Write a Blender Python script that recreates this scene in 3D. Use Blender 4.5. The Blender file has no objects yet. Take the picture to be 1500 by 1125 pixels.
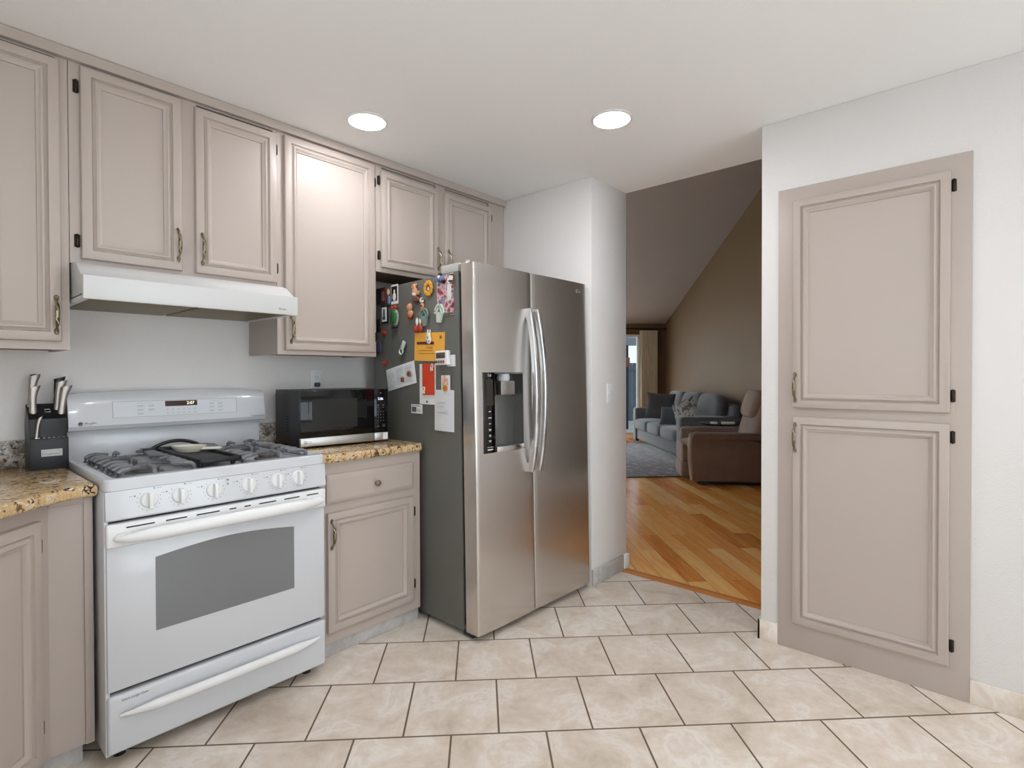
import bpy, bmesh, math, random
from mathutils import Vector, Matrix, Euler
PI = math.pi
R = math.radians
random.seed(7)
scn = bpy.context.scene
C = scn.collection

# ------------------------------------------------------------------ camera
CAM_H = 1.2689
YAW, PITCH, ROLL = 41.654, -0.5987, 0.1553
cam_d = bpy.data.cameras.new('camera')
cam = bpy.data.objects.new('camera', cam_d)
C.objects.link(cam)
cam_d.sensor_width = 36.0
cam_d.lens = 36.0 * 789.39 / 1500.0
cam_d.shift_y = -6.47 / 1500.0
cam_d.clip_start = 0.05
cam_d.clip_end = 200
base = Euler((R(90 + PITCH), 0, R(YAW - 90)), 'XYZ').to_matrix().to_4x4()
cam.matrix_world = Matrix.Translation((0, 0, CAM_H)) @ base @ Matrix.Rotation(R(-ROLL), 4, 'Z')
scn.camera = cam

# ------------------------------------------------------------------ world, exposure, daylight
w = bpy.data.worlds.new('sky')
scn.world = w
w.use_nodes = True
bg = w.node_tree.nodes['Background']
bg.inputs['Color'].default_value = (0.80, 0.88, 1.0, 1)
bg.inputs['Strength'].default_value = 0.9
scn.view_settings.view_transform = 'Standard'
scn.view_settings.look = 'None'
scn.view_settings.gamma = 1.0
scn.view_settings.use_curve_mapping = False
scn.view_settings.exposure = 0.46
scn.cycles.use_denoising = True
scn.cycles.max_bounces = 10
scn.cycles.diffuse_bounces = 6
scn.cycles.sample_clamp_indirect = 6.0


def area_light(name, loc, direction, sx, sy, power, col, spread=180):
    d = bpy.data.lights.new(name, 'AREA')
    d.shape = 'RECTANGLE'
    d.size, d.size_y = sx, sy
    d.energy = power
    d.color = col
    d.spread = R(spread)
    o = bpy.data.objects.new(name, d)
    C.objects.link(o)
    o.location = loc
    o.rotation_euler = Vector(direction).to_track_quat('-Z', 'Y').to_euler()
    return o


# area lamps as daylight: one at the living door, three at added openings
area_light('fill_added_door', (1.15, -3.16, 1.1), (0, 1, 0.45), 2.5, 1.9, 33, (0.93, 0.97, 1.0))  # fill lamp outside the added door behind the camera
area_light('fill_added_left_window', (-0.78, 0.55, 1.62), (1, 0, 0.35), 1.0, 1.8, 14, (0.93, 0.97, 1.0))  # fill lamp outside the added window in the unseen left wall
_p = ((1.70 + 11.35) / 2 ** .5, (11.35 - 1.70) / 2 ** .5, 1.1)
area_light('daylight_living_door', _p, (-1, -1, 0), 1.85, 1.9, 60, (0.93, 0.96, 1.0))
_q = ((-1.62 + 6.5) / 2 ** .5, (6.5 + 1.62) / 2 ** .5, 1.5)
area_light('fill_added_living_window', _q, (1, -1, -0.1), 2.2, 1.1, 115, (0.97, 0.98, 1.0))  # fill lamp outside the added, unseen living room window

# ------------------------------------------------------------------ helpers: materials


def lin(c):
    return tuple(((v / 255) / 12.92 if v / 255 <= 0.04045 else ((v / 255 + 0.055) / 1.055) ** 2.4) for v in c) + (1,)


def mat(name, col, rough=0.5, metal=0.0, **k):
    m = bpy.data.materials.new(name)
    m.use_nodes = True
    nt = m.node_tree
    b = nt.nodes['Principled BSDF']
    c = lin(col) if max(col) > 1 else tuple(col) + (1,)
    b.inputs['Base Color'].default_value = c
    b.inputs['Roughness'].default_value = rough
    b.inputs['Metallic'].default_value = metal
    if 'coat' in k:
        b.inputs['Coat Weight'].default_value = k['coat']
        b.inputs['Coat Roughness'].default_value = 0.06
    if 'emit' in k:
        b.inputs['Emission Color'].default_value = lin(k.get('ecol', col))
        b.inputs['Emission Strength'].default_value = k['emit']
    if 'trans' in k:
        b.inputs['Transmission Weight'].default_value = k['trans']
        b.inputs['IOR'].default_value = k.get('ior', 1.45)
    if 'spec' in k:
        b.inputs['Specular IOR Level'].default_value = k['spec']
    if 'sheen' in k:
        b.inputs['Sheen Weight'].default_value = k['sheen']
    if 'aniso' in k:
        b.inputs['Anisotropic'].default_value = k['aniso']
        b.inputs['Anisotropic Rotation'].default_value = k.get('arot', 0.0)
    n = k.get('noise')
    if n:   # (scale, amount of colour variation, stretch xyz)
        tc = nt.nodes.new('ShaderNodeTexCoord')
        mp = nt.nodes.new('ShaderNodeMapping')
        mp.inputs['Scale'].default_value = n[2] if len(n) > 2 else (1, 1, 1)
        nz = nt.nodes.new('ShaderNodeTexNoise')
        nz.inputs['Scale'].default_value = n[0]
        nz.inputs['Detail'].default_value = 6
        mx = nt.nodes.new('ShaderNodeMix')
        mx.data_type = 'RGBA'
        mx.inputs['A'].default_value = tuple(v * (1 - n[1]) for v in c[:3]) + (1,)
        mx.inputs['B'].default_value = tuple(min(1, v * (1 + n[1])) for v in c[:3]) + (1,)
        nt.links.new(tc.outputs['Object'], mp.inputs['Vector'])
        nt.links.new(mp.outputs['Vector'], nz.inputs['Vector'])
        nt.links.new(nz.outputs['Fac'], mx.inputs['Factor'])
        nt.links.new(mx.outputs['Result'], b.inputs['Base Color'])
    bp = k.get('bump')
    if bp:  # (scale, strength, stretch)
        tc = nt.nodes.new('ShaderNodeTexCoord')
        mp = nt.nodes.new('ShaderNodeMapping')
        mp.inputs['Scale'].default_value = bp[2] if len(bp) > 2 else (1, 1, 1)
        nz = nt.nodes.new('ShaderNodeTexNoise')
        nz.inputs['Scale'].default_value = bp[0]
        nz.inputs['Detail'].default_value = 3
        bu = nt.nodes.new('ShaderNodeBump')
        bu.inputs['Strength'].default_value = bp[1]
        bu.inputs['Distance'].default_value = 0.002
        nt.links.new(tc.outputs['Object'], mp.inputs['Vector'])
        nt.links.new(mp.outputs['Vector'], nz.inputs['Vector'])
        nt.links.new(nz.outputs['Fac'], bu.inputs['Height'])
        nt.links.new(bu.outputs['Normal'], b.inputs['Normal'])
    return m


def ramp(nt, stops):
    r = nt.nodes.new('ShaderNodeValToRGB')
    e = r.color_ramp.elements
    e[0].position, e[0].color = stops[0][0], lin(stops[0][1])
    e[1].position, e[1].color = stops[-1][0], lin(stops[-1][1])
    for p, c in stops[1:-1]:
        x = e.new(p)
        x.color = lin(c)
    return r


def tile_material(name, bricks=True):
    m = mat(name, (214, 202, 188), 0.32)
    nt = m.node_tree
    b = nt.nodes['Principled BSDF']
    L = nt.links.new
    tc = nt.nodes.new('ShaderNodeTexCoord')
    n1 = nt.nodes.new('ShaderNodeTexNoise')
    n1.inputs['Scale'].default_value = 4.5
    n1.inputs['Detail'].default_value = 9
    n1.inputs['Roughness'].default_value = 0.66
    n1.inputs['Distortion'].default_value = 0.6
    r1 = ramp(nt, [(0.32, (204, 190, 174)), (0.44, (218, 206, 191)), (0.52, (225, 214, 201)), (0.57, (234, 227, 218)), (0.62, (222, 210, 196)), (0.74, (238, 232, 224))])
    L(tc.outputs['Object'], n1.inputs['Vector'])
    L(n1.outputs['Fac'], r1.inputs['Fac'])
    n2 = nt.nodes.new('ShaderNodeTexNoise')
    n2.inputs['Scale'].default_value = 30
    n2.inputs['Detail'].default_value = 4
    L(tc.outputs['Object'], n2.inputs['Vector'])
    mul = nt.nodes.new('ShaderNodeMix')
    mul.data_type = 'RGBA'
    mul.blend_type = 'OVERLAY'
    mul.inputs['Factor'].default_value = 0.25
    L(r1.outputs['Color'], mul.inputs['A'])
    L(n2.outputs['Fac'], mul.inputs['B'])
    last = mul.outputs['Result']
    if bricks:
        mp = nt.nodes.new('ShaderNodeMapping')
        mp.inputs['Location'].default_value = (0.107, -1.8905, 0)
        bk = nt.nodes.new('ShaderNodeTexBrick')
        bk.offset = 0.5
        bk.inputs['Scale'].default_value = 1.0
        bk.inputs['Brick Width'].default_value = 0.336
        bk.inputs['Row Height'].default_value = 0.336
        bk.inputs['Mortar Size'].default_value = 0.0038
        bk.inputs['Mortar Smooth'].default_value = 0.15
        bk.inputs['Color1'].default_value = (0.90, 0.88, 0.86, 1)
        bk.inputs['Color2'].default_value = (1, 1, 1, 1)
        bk.inputs['Mortar'].default_value = (1, 1, 1, 1)
        L(tc.outputs['Object'], mp.inputs['Vector'])
        L(mp.outputs['Vector'], bk.inputs['Vector'])
        mm = nt.nodes.new('ShaderNodeMix')
        mm.data_type = 'RGBA'
        mm.blend_type = 'MULTIPLY'
        mm.inputs['Factor'].default_value = 1.0
        L(last, mm.inputs['A'])
        L(bk.outputs['Color'], mm.inputs['B'])
        mo = nt.nodes.new('ShaderNodeMix')
        mo.data_type = 'RGBA'
        L(bk.outputs['Fac'], mo.inputs['Factor'])
        L(mm.outputs['Result'], mo.inputs['A'])
        mo.inputs['B'].default_value = lin((108, 92, 76))
        last = mo.outputs['Result']
        bu = nt.nodes.new('ShaderNodeBump')
        bu.invert = True
        bu.inputs['Strength'].default_value = 0.5
        bu.inputs['Distance'].default_value = 0.003
        L(bk.outputs['Fac'], bu.inputs['Height'])
        L(bu.outputs['Normal'], b.inputs['Normal'])
        rr = nt.nodes.new('ShaderNodeMapRange')
        rr.inputs['To Min'].default_value = 0.30
        rr.inputs['To Max'].default_value = 0.9
        L(bk.outputs['Fac'], rr.inputs['Value'])
        L(rr.outputs['Result'], b.inputs['Roughness'])
    L(last, b.inputs['Base Color'])
    return m


def wood_floor_material():
    m = mat('oak_strip_floor', (170, 110, 62), 0.17)
    nt = m.node_tree
    b = nt.nodes['Principled BSDF']
    L = nt.links.new
    tc = nt.nodes.new('ShaderNodeTexCoord')
    mp = nt.nodes.new('ShaderNodeMapping')
    mp.inputs['Rotation'].default_value = (0, 0, R(90))
    L(tc.outputs['Object'], mp.inputs['Vector'])
    bk = nt.nodes.new('ShaderNodeTexBrick')
    bk.offset = 0.37
    bk.offset_frequency = 2
    bk.inputs['Scale'].default_value = 1.0
    bk.inputs['Brick Width'].default_value = 0.95
    bk.inputs['Row Height'].default_value = 0.125
    bk.inputs['Mortar Size'].default_value = 0.0011
    bk.inputs['Mortar Smooth'].default_value = 0.0
    bk.inputs['Bias'].default_value = 0.0
    bk.inputs['Color1'].default_value = (0, 0, 0, 1)
    bk.inputs['Color2'].default_value = (1, 1, 1, 1)
    bk.inputs['Mortar'].default_value = (0.5, 0.5, 0.5, 1)
    L(mp.outputs['Vector'], bk.inputs['Vector'])
    st = nt.nodes.new('ShaderNodeMapping')
    st.inputs['Scale'].default_value = (14, 1.6, 1)
    L(tc.outputs['Object'], st.inputs['Vector'])
    # every board gets its own grain: shift by board tone
    addv = nt.nodes.new('ShaderNodeVectorMath')
    addv.operation = 'MULTIPLY_ADD'
    addv.inputs[1].default_value = (9, 7, 5)
    L(bk.outputs['Color'], addv.inputs[0])
    L(st.outputs['Vector'], addv.inputs[2])
    nz = nt.nodes.new('ShaderNodeTexNoise')
    nz.inputs['Scale'].default_value = 1.4
    nz.inputs['Detail'].default_value = 8
    nz.inputs['Roughness'].default_value = 0.6
    nz.inputs['Distortion'].default_value = 1.2
    L(addv.outputs['Vector'], nz.inputs['Vector'])
    mx = nt.nodes.new('ShaderNodeMath')
    mx.operation = 'MULTIPLY_ADD'
    mx.inputs[1].default_value = 0.50
    L(bk.outputs['Color'], mx.inputs[0])
    sc2 = nt.nodes.new('ShaderNodeMath')
    sc2.operation = 'MULTIPLY'
    sc2.inputs[1].default_value = 0.62
    L(nz.outputs['Fac'], sc2.inputs[0])
    L(sc2.outputs['Value'], mx.inputs[2])
    rp = ramp(nt, [(0.16, (160, 86, 32)), (0.38, (204, 126, 56)), (0.58, (230, 158, 80)), (0.86, (244, 196, 124))])
    L(mx.outputs['Value'], rp.inputs['Fac'])
    mo = nt.nodes.new('ShaderNodeMix')
    mo.data_type = 'RGBA'
    L(bk.outputs['Fac'], mo.inputs['Factor'])
    L(rp.outputs['Color'], mo.inputs['A'])
    mo.inputs['B'].default_value = lin((74, 42, 22))
    L(mo.outputs['Result'], b.inputs['Base Color'])
    return m


def granite_material(name, stops, scale=1.0):
    m = mat(name, (190, 160, 110), 0.12)
    nt = m.node_tree
    b = nt.nodes['Principled BSDF']
    L = nt.links.new
    tc = nt.nodes.new('ShaderNodeTexCoord')
    n1 = nt.nodes.new('ShaderNodeTexNoise')
    n1.inputs['Scale'].default_value = 30 * scale
    n1.inputs['Detail'].default_value = 9
    n1.inputs['Roughness'].default_value = 0.7
    n1.inputs['Distortion'].default_value = 0.9
    L(tc.outputs['Object'], n1.inputs['Vector'])
    r1 = ramp(nt, stops)
    L(n1.outputs['Fac'], r1.inputs['Fac'])
    n2 = nt.nodes.new('ShaderNodeTexNoise')
    n2.inputs['Scale'].default_value = 72 * scale
    n2.inputs['Detail'].default_value = 2.5
    n2.inputs['Distortion'].default_value = 0.4
    L(tc.outputs['Object'], n2.inputs['Vector'])
    r2 = ramp(nt, [(0.60, (0, 0, 0)), (0.645, (255, 255, 255))])
    L(n2.outputs['Fac'], r2.inputs['Fac'])
    sp = nt.nodes.new('ShaderNodeMix')
    sp.data_type = 'RGBA'
    L(r2.outputs['Color'], sp.inputs['Factor'])
    L(r1.outputs['Color'], sp.inputs['A'])
    sp.inputs['B'].default_value = lin((52, 40, 34))
    L(sp.outputs['Result'], b.inputs['Base Color'])
    return m


def rug_material():
    m = mat('woven_rug', (90, 84, 92), 0.95, sheen=0.2)
    nt = m.node_tree
    b = nt.nodes['Principled BSDF']
    L = nt.links.new
    tc = nt.nodes.new('ShaderNodeTexCoord')
    n1 = nt.nodes.new('ShaderNodeTexNoise')
    n1.inputs['Scale'].default_value = 9
    n1.inputs['Detail'].default_value = 8
    n1.inputs['Roughness'].default_value = 0.75
    L(tc.outputs['Object'], n1.inputs['Vector'])
    r1 = ramp(nt, [(0.38, (38, 30, 40)), (0.47, (72, 58, 68)), (0.55, (110, 100, 106)), (0.66, (164, 158, 160))])
    L(n1.outputs['Fac'], r1.inputs['Fac'])
    sx = nt.nodes.new('ShaderNodeSeparateXYZ')
    L(tc.outputs['Object'], sx.inputs['Vector'])
    r2 = ramp(nt, [(0.0, (255, 255, 255)), (0.001, (150, 150, 156))])
    r2.color_ramp.interpolation = 'CONSTANT'
    e = r2.color_ramp.elements
    for p, c in ((0.006, (255, 255, 255)), (0.03, (110, 104, 112)), (0.04, (220, 220, 225))):
        x = e.new(p)
        x.color = lin(c)
    mm = nt.nodes.new('ShaderNodeMapRange')
    mm.inputs['From Min'].default_value = 1.05
    mm.inputs['From Max'].default_value = 11.0
    L(sx.outputs['X'], mm.inputs['Value'])
    L(mm.outputs['Result'], r2.inputs['Fac'])
    mu = nt.nodes.new('ShaderNodeMix')
    mu.data_type = 'RGBA'
    mu.blend_type = 'MULTIPLY'
    mu.inputs['Factor'].default_value = 1.0
    L(r1.outputs['Color'], mu.inputs['A'])
    L(r2.outputs['Color'], mu.inputs['B'])
    L(mu.outputs['Result'], b.inputs['Base Color'])
    return m


WALL = mat('wall_paint', (225, 223, 221), 0.55, bump=(150, 0.7))
CEIL = mat('ceiling_paint', (240, 239, 238), 0.75, bump=(140, 0.6))
BROWNW = mat('living_wall_paint', (98, 77, 50), 0.7, bump=(170, 0.2))
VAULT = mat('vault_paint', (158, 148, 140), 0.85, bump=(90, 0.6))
CAB = mat('taupe_cabinet_paint', (181, 169, 160), 0.40, bump=(260, 0.05))
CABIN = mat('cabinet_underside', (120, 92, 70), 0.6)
TILE = tile_material('travertine_tile')
TILEB = tile_material('travertine_base', False)
TOE = granite_material('grey_marble_tile', [(0.30, (166, 164, 163)), (0.45, (180, 177, 174)), (0.6, (192, 189, 186)), (0.74, (204, 201, 197))], .25)
TOE.node_tree.nodes['Mix'].inputs['B'].default_value = lin((176, 172, 168))
WOOD = wood_floor_material()
WTRIM = mat('oak_threshold', (190, 122, 62), 0.3, noise=(6, 0.2, (20, 1, 1)))
GRAN = granite_material('gold_granite', [(0.34, (70, 54, 42)), (0.42, (150, 116, 78)), (0.48, (216, 190, 146)), (0.53, (186, 146, 92)), (0.58, (226, 208, 176)), (0.66, (150, 130, 108)), (0.74, (230, 218, 196))])
GRANG = granite_material('grey_granite', [(0.30, (60, 54, 50)), (0.42, (120, 112, 104)), (0.54, (190, 182, 172)), (0.72, (222, 216, 206))])
ENAMEL = mat('white_enamel', (207, 210, 214), 0.22, coat=0.4)
ENAMEL2 = mat('white_plastic', (232, 233, 233), 0.3, coat=0.2)
HOODW = mat('hood_enamel', (212, 213, 213), 0.35, coat=0.15)
BLACK = mat('black_gloss', (10, 10, 11), 0.08, coat=0.3)
BLACKM = mat('black_satin', (20, 20, 22), 0.42)
DARK = mat('dark_gap', (16, 16, 18), 0.8)
IRON = mat('grate_iron', (118, 119, 123), 0.40, 0.1, bump=(300, 0.3))
IRONB = mat('griddle_black', (30, 30, 31), 0.45, 0.2)
BURN = mat('burner_cap', (104, 102, 100), 0.45, 0.4)
STEEL = mat('brushed_steel', (0.67, 0.64, 0.61), 0.27, 1.0, aniso=0.75, bump=(8, 0.03, (1, 1, 60)))
STEELB = mat('bright_steel', (0.72, 0.72, 0.72), 0.22, 1.0)
HSTEEL = mat('handle_steel', (0.66, 0.66, 0.66), 0.30, 0.9)
KSTEEL = mat('knife_steel', (0.42, 0.39, 0.36), 0.38, 1.0)
FSIDE = mat('fridge_side_grey', (104, 104, 98), 0.42, 0.15)
BRASS = mat('antique_brass', (0.30, 0.25, 0.17), 0.30, 1.0)
BRONZE = mat('dark_bronze', (50, 42, 34), 0.35, 0.8)
OVENG = mat('oven_glass', (118, 120, 122), 0.12, coat=0.3)
MWGL = mat('microwave_glass', (6, 6, 7), 0.05, spec=0.35)
MWIN = mat('microwave_window_mesh', (24, 23, 20), 0.2, spec=0.3)
DISP = mat('orange_display', (58, 22, 6), 0.15)
DIGIT = mat('lit_digit', (255, 246, 214), 0.4, emit=0.9)
DIGITB = mat('lit_blue_digit', (205, 222, 255), 0.4, emit=1.0)
INK = mat('grey_ink', (96, 99, 104), 0.5)
INKD = mat('dark_ink', (34, 34, 36), 0.5)
INKL = mat('light_ink', (206, 206, 206), 0.5)
PRINTG = mat('pale_print', (178, 184, 190), 0.5)
SLATE = mat('slate_block', (30, 35, 41), 0.45)
FILT = mat('hood_filter', (120, 106, 76), 0.4, 0.6, bump=(260, 0.8))
LENS = mat('lamp_lens', (255, 252, 244), 0.5, emit=60.0, ecol=(250, 250, 255))
SOFA = mat('sofa_fabric', (90, 91, 95), 0.95, sheen=0.3, noise=(60, 0.12))
SOFAD = mat('cushion_charcoal', (58, 57, 56), 0.95, sheen=0.2, noise=(20, 0.35))
SOFAT = mat('cushion_slate', (42, 48, 55), 0.9, sheen=0.2)
LEATH = mat('recliner_suede', (104, 84, 70), 0.85, sheen=0.08, noise=(7, 0.25))
PIPE = mat('recliner_piping', (128, 118, 106), 0.7)
CURT = mat('curtain_linen', (214, 204, 178), 0.9)
GLASS = mat('door_glass', (245, 250, 250), 0.02, trans=1.0, ior=1.05, spec=0.3)
WHITEP = mat('white_frame', (236, 238, 238), 0.4)
CREAM = mat('cream_ceramic', (232, 228, 210), 0.2, coat=0.4)


def pic_material(name, cols, scale=18, rough=0.35):
    m = mat(name, cols[0], rough)
    nt = m.node_tree
    tc = nt.nodes.new('ShaderNodeTexCoord')
    v = nt.nodes.new('ShaderNodeTexNoise')
    v.inputs['Scale'].default_value = scale
    v.inputs['Detail'].default_value = 2
    r = ramp(nt, [(0.30 + 0.40 * i / (len(cols) - 1), c) for i, c in enumerate(cols)])
    nt.links.new(tc.outputs['Object'], v.inputs['Vector'])
    nt.links.new(v.outputs['Fac'], r.inputs['Fac'])
    nt.links.new(r.outputs['Color'], nt.nodes['Principled BSDF'].inputs['Base Color'])
    return m


# ------------------------------------------------------------------ helpers: geometry
def rect_ring(x0, x1, z0, z1, d):
    return [(x0 + d, z0 + d), (x1 - d, z0 + d), (x1 - d, z1 - d), (x0 + d, z1 - d)]


class M:
    def __init__(s):
        s.bm = bmesh.new()
        s.mi = 0

    def _new(s, before):
        for f in s.bm.faces:
            if f.index == -1 or f not in before:
                f.material_index = s.mi

    def faces(s, fs):
        for f in fs:
            f.material_index = s.mi

    def box(s, x0, x1, y0, y1, z0, z1, bev=0.0, seg=2):
        vs = [s.bm.verts.new(p) for p in [(x0, y0, z0), (x1, y0, z0), (x1, y1, z0), (x0, y1, z0), (x0, y0, z1), (x1, y0, z1), (x1, y1, z1), (x0, y1, z1)]]
        fs = [s.bm.faces.new([vs[i] for i in q]) for q in [(0, 3, 2, 1), (4, 5, 6, 7), (0, 1, 5, 4), (1, 2, 6, 5), (2, 3, 7, 6), (3, 0, 4, 7)]]
        s.faces(fs)
        if bev > 0:
            es = list({e for f in fs for e in f.edges})
            r = bmesh.ops.bevel(s.bm, geom=es, offset=bev, segments=seg, profile=0.5, affect='EDGES', clamp_overlap=True)
            s.faces(r['faces'])
        return s

    def prism(s, pts, axis, a0, a1, bev=0.0, seg=2):
        """extrude a 2D polygon along axis: 'x' -> pts (y,z), 'y' -> (x,z), 'z' -> (x,y)"""
        def P(p, a):
            return {'x': (a, p[0], p[1]), 'y': (p[0], a, p[1]), 'z': (p[0], p[1], a)}[axis]
        A = [s.bm.verts.new(P(p, a0)) for p in pts]
        B = [s.bm.verts.new(P(p, a1)) for p in pts]
        n = len(pts)
        fs = [s.bm.faces.new(A[::-1]), s.bm.faces.new(B)]
        for i in range(n):
            fs.append(s.bm.faces.new([A[i], A[(i + 1) % n], B[(i + 1) % n], B[i]]))
        s.faces(fs)
        bmesh.ops.recalc_face_normals(s.bm, faces=fs)
        if bev > 0:
            es = [e for e in {e for f in fs[:2] for e in f.edges}]
            r = bmesh.ops.bevel(s.bm, geom=es, offset=bev, segments=seg, profile=0.5, affect='EDGES', clamp_overlap=True)
            s.faces(r['faces'])
        return s

    def loft(s, rings, cap0=True, cap1=True, closed=True):
        V = [[s.bm.verts.new(p) for p in r] for r in rings]
        n = len(rings[0])
        fs = []
        for a, b in zip(V[:-1], V[1:]):
            for i in range(n if closed else n - 1):
                j = (i + 1) % n
                fs.append(s.bm.faces.new([a[i], a[j], b[j], b[i]]))
        if cap0:
            fs.append(s.bm.faces.new(V[0][::-1]))
        if cap1:
            fs.append(s.bm.faces.new(V[-1]))
        s.faces(fs)
        bmesh.ops.recalc_face_normals(s.bm, faces=fs)
        return s

    def tube(s, path, rad, seg=10, flat=None, up=(0.02, 0.01, 1)):
        path = [Vector(p) for p in path]
        n = len(path)
        if not hasattr(rad, '__len__'):
            rad = [rad] * n
        rings = []
        for i, p in enumerate(path):
            t = (path[min(i + 1, n - 1)] - path[max(i - 1, 0)]).normalized()
            u = Vector(up)
            if abs(t.dot(u.normalized())) > 0.98:
                u = Vector((1, 0, 0))
            a = t.cross(u).normalized()
            b = a.cross(t).normalized()
            fl = flat or 1.0
            rings.append([tuple(p + a * (math.cos(2 * PI * k / seg) * rad[i]) + b * (math.sin(2 * PI * k / seg) * rad[i] * fl)) for k in range(seg)])
        return s.loft(rings)

    def lathe(s, prof, axis='z', seg=24, c=(0, 0, 0)):
        """prof: list of (radius, height) ; revolve round axis through c"""
        rings = []
        for r, h in prof:
            r = max(r, 1e-5)
            ring = []
            for k in range(seg):
                a = 2 * PI * k / seg
                u, v = r * math.cos(a), r * math.sin(a)
                q = {'z': (u, v, h), 'y': (u, h, v), 'x': (h, u, v)}[axis]
                ring.append((c[0] + q[0], c[1] + q[1], c[2] + q[2]))
            rings.append(ring)
        return s.loft(rings)

    def ell(s, c, r, seg=16, rg=10, e=1.0, e2=1.0):
        """superellipsoid"""
        def sp(v, p):
            return math.copysign(abs(v) ** p, v)
        rings = []
        for i in range(rg + 1):
            ph = -PI / 2 + PI * i / rg
            if i == 0:
                ph += 1e-3
            if i == rg:
                ph -= 1e-3
            ring = []
            for k in range(seg):
                th = 2 * PI * k / seg
                ring.append((c[0] + r[0] * sp(math.cos(ph), e) * sp(math.cos(th), e2), c[1] + r[1] * sp(math.cos(ph), e) * sp(math.sin(th), e2), c[2] + r[2] * sp(math.sin(ph), e)))
            rings.append(ring)
        return s.loft(rings)

    def xf(s, mtx):
        bmesh.ops.transform(s.bm, matrix=mtx, verts=s.bm.verts)
        return s

    def build(s, name, mats, parent=None, loc=None, rot=None, ang=35):
        bmesh.ops.recalc_face_normals(s.bm, faces=s.bm.faces)
        me = bpy.data.meshes.new(name)
        s.bm.to_mesh(me)
        s.bm.free()
        for f in me.polygons:
            f.use_smooth = True
        me.set_sharp_from_angle(angle=R(ang))
        if not isinstance(mats, (list, tuple)):
            mats = [mats]
        for x in mats:
            me.materials.append(x)
        o = bpy.data.objects.new(name, me)
        C.objects.link(o)
        if parent is not None:
            o.parent = parent
        if loc is not None:
            o.location = loc
        if rot is not None:
            o.rotation_euler = rot
        return o


def tag(o, label, cat=None, group=None, kind=None):
    if label:
        o['label'] = label
    if cat:
        o['category'] = cat
    if group:
        o['group'] = group
    if kind:
        o['kind'] = kind
    return o


def thing(name, label, cat, loc=(0, 0, 0), rotz=0.0, group=None):
    o = bpy.data.objects.new(name, None)
    o.empty_display_size = 0.1
    C.objects.link(o)
    o.location = loc
    o.rotation_euler = (0, 0, R(rotz))
    return tag(o, label, cat, group)


def struct(name, m, material, label=None):
    o = m.build(name, material)
    o['kind'] = 'structure'
    if label:
        o['label'] = label
    return o


def text(name, body, size, loc, parent, material, rot=(PI / 2, 0, 0), ext=0.0002, align='LEFT', shear=0.0, sx=1.0):
    cu = bpy.data.curves.new(name, 'FONT')
    cu.body = body
    cu.size = size
    cu.extrude = ext
    cu.align_x = align
    cu.align_y = 'CENTER'
    cu.shear = shear
    o = bpy.data.objects.new(name, cu)
    C.objects.link(o)
    cu.materials.append(material)
    bpy.context.view_layer.update()
    me = bpy.data.meshes.new_from_object(o.evaluated_get(bpy.context.evaluated_depsgraph_get()))
    me.name = name
    if not me.materials:
        me.materials.append(material)
    bpy.data.objects.remove(o)
    o = bpy.data.objects.new(name, me)
    C.objects.link(o)
    o.parent = parent
    o.location = loc
    o.rotation_euler = rot
    o.scale = (sx, 1, 1)
    return o


def U(u, v, z=0.0):
    """living-room frame (turned 45 degrees to the kitchen) to world"""
    k = 2 ** -0.5
    return ((u + v) * k, (v - u) * k, z)


# ================================================================== SETTING
XW, XH, YW, YS, YP, H = 2.711, 3.12, 2.80, 1.778, 0.82, 2.44
XL, YB = -0.61, -3.0
S45 = 2 ** -0.5


def uvpoly(pts):
    return [((x - y) * S45, (x + y) * S45) for x, y in pts]


fl = M().prism(uvpoly([(XL - .1, YB - .1), (3.07, YB - .1), (3.07, 4.5), (XL - .1, 4.5)]), 'z', -0.05, 0.0).build('floor', TILE)
fl.rotation_euler = (0, 0, R(-45))
fl['kind'] = 'structure'
fl2 = M().prism(uvpoly([(3.07, YB - .1), (3.6, YB - .1), (10.6, 4.95), (10.6, 5.2), (6.6, 9.0), (3.07, 5.3)]), 'z', -0.05, 0.0).build('floor_living', WOOD)
fl2.rotation_euler = (0, 0, R(-45))
fl2['kind'] = 'structure'
th = M().prism([(3.035, 0.0), (3.05, 0.008), (3.09, 0.009), (3.105, 0.0)], 'y', YP, YS, 0.0).build('trim_1', WTRIM)
tag(th, None, kind='structure')

struct('ceiling', M().prism([(XL - .1, YB - .1), (XH, YB - .1), (XH, 3.0), (XL - .1, 3.0)], 'z', H, H + 0.1), CEIL)
struct('wall_back', M().box(XL - .1, XW, YW, YW + 0.1, 0, H), WALL)
struct('wall_stub', M().box(XW, XH, YS, 3.0, 0, H, 0.004), WALL)
struct('wall_pantry', M().box(XW, XH, YB - .1, YP, 0, H, 0.004), WALL)
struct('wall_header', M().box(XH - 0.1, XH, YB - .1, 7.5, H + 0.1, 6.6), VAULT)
struct('wall_passage', M().box(XH - 0.1, XH, 3.0, 7.5, 0, H + 0.1), WALL)
# left wall with an added, unseen window opening that lets light in
lw = M()
lw.box(XL - .1, XL, YB - .1, -0.4, 0, H).box(XL - .1, XL, 1.5, YW, 0, H).box(XL - .1, XL, -0.4, 1.5, 0, 1.1).box(XL - .1, XL, -0.4, 1.5, 2.12, H)
struct('wall_left', lw, WALL)
# near wall with an added, unseen glazed door that lets light in
nw = M()
nw.box(XL - .1, -0.15, YB - .1, YB, 0, H).box(2.45, XW, YB - .1, YB, 0, H).box(-0.15, 2.45, YB - .1, YB, 2.12, H)
struct('wall_near', nw, WALL)


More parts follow.
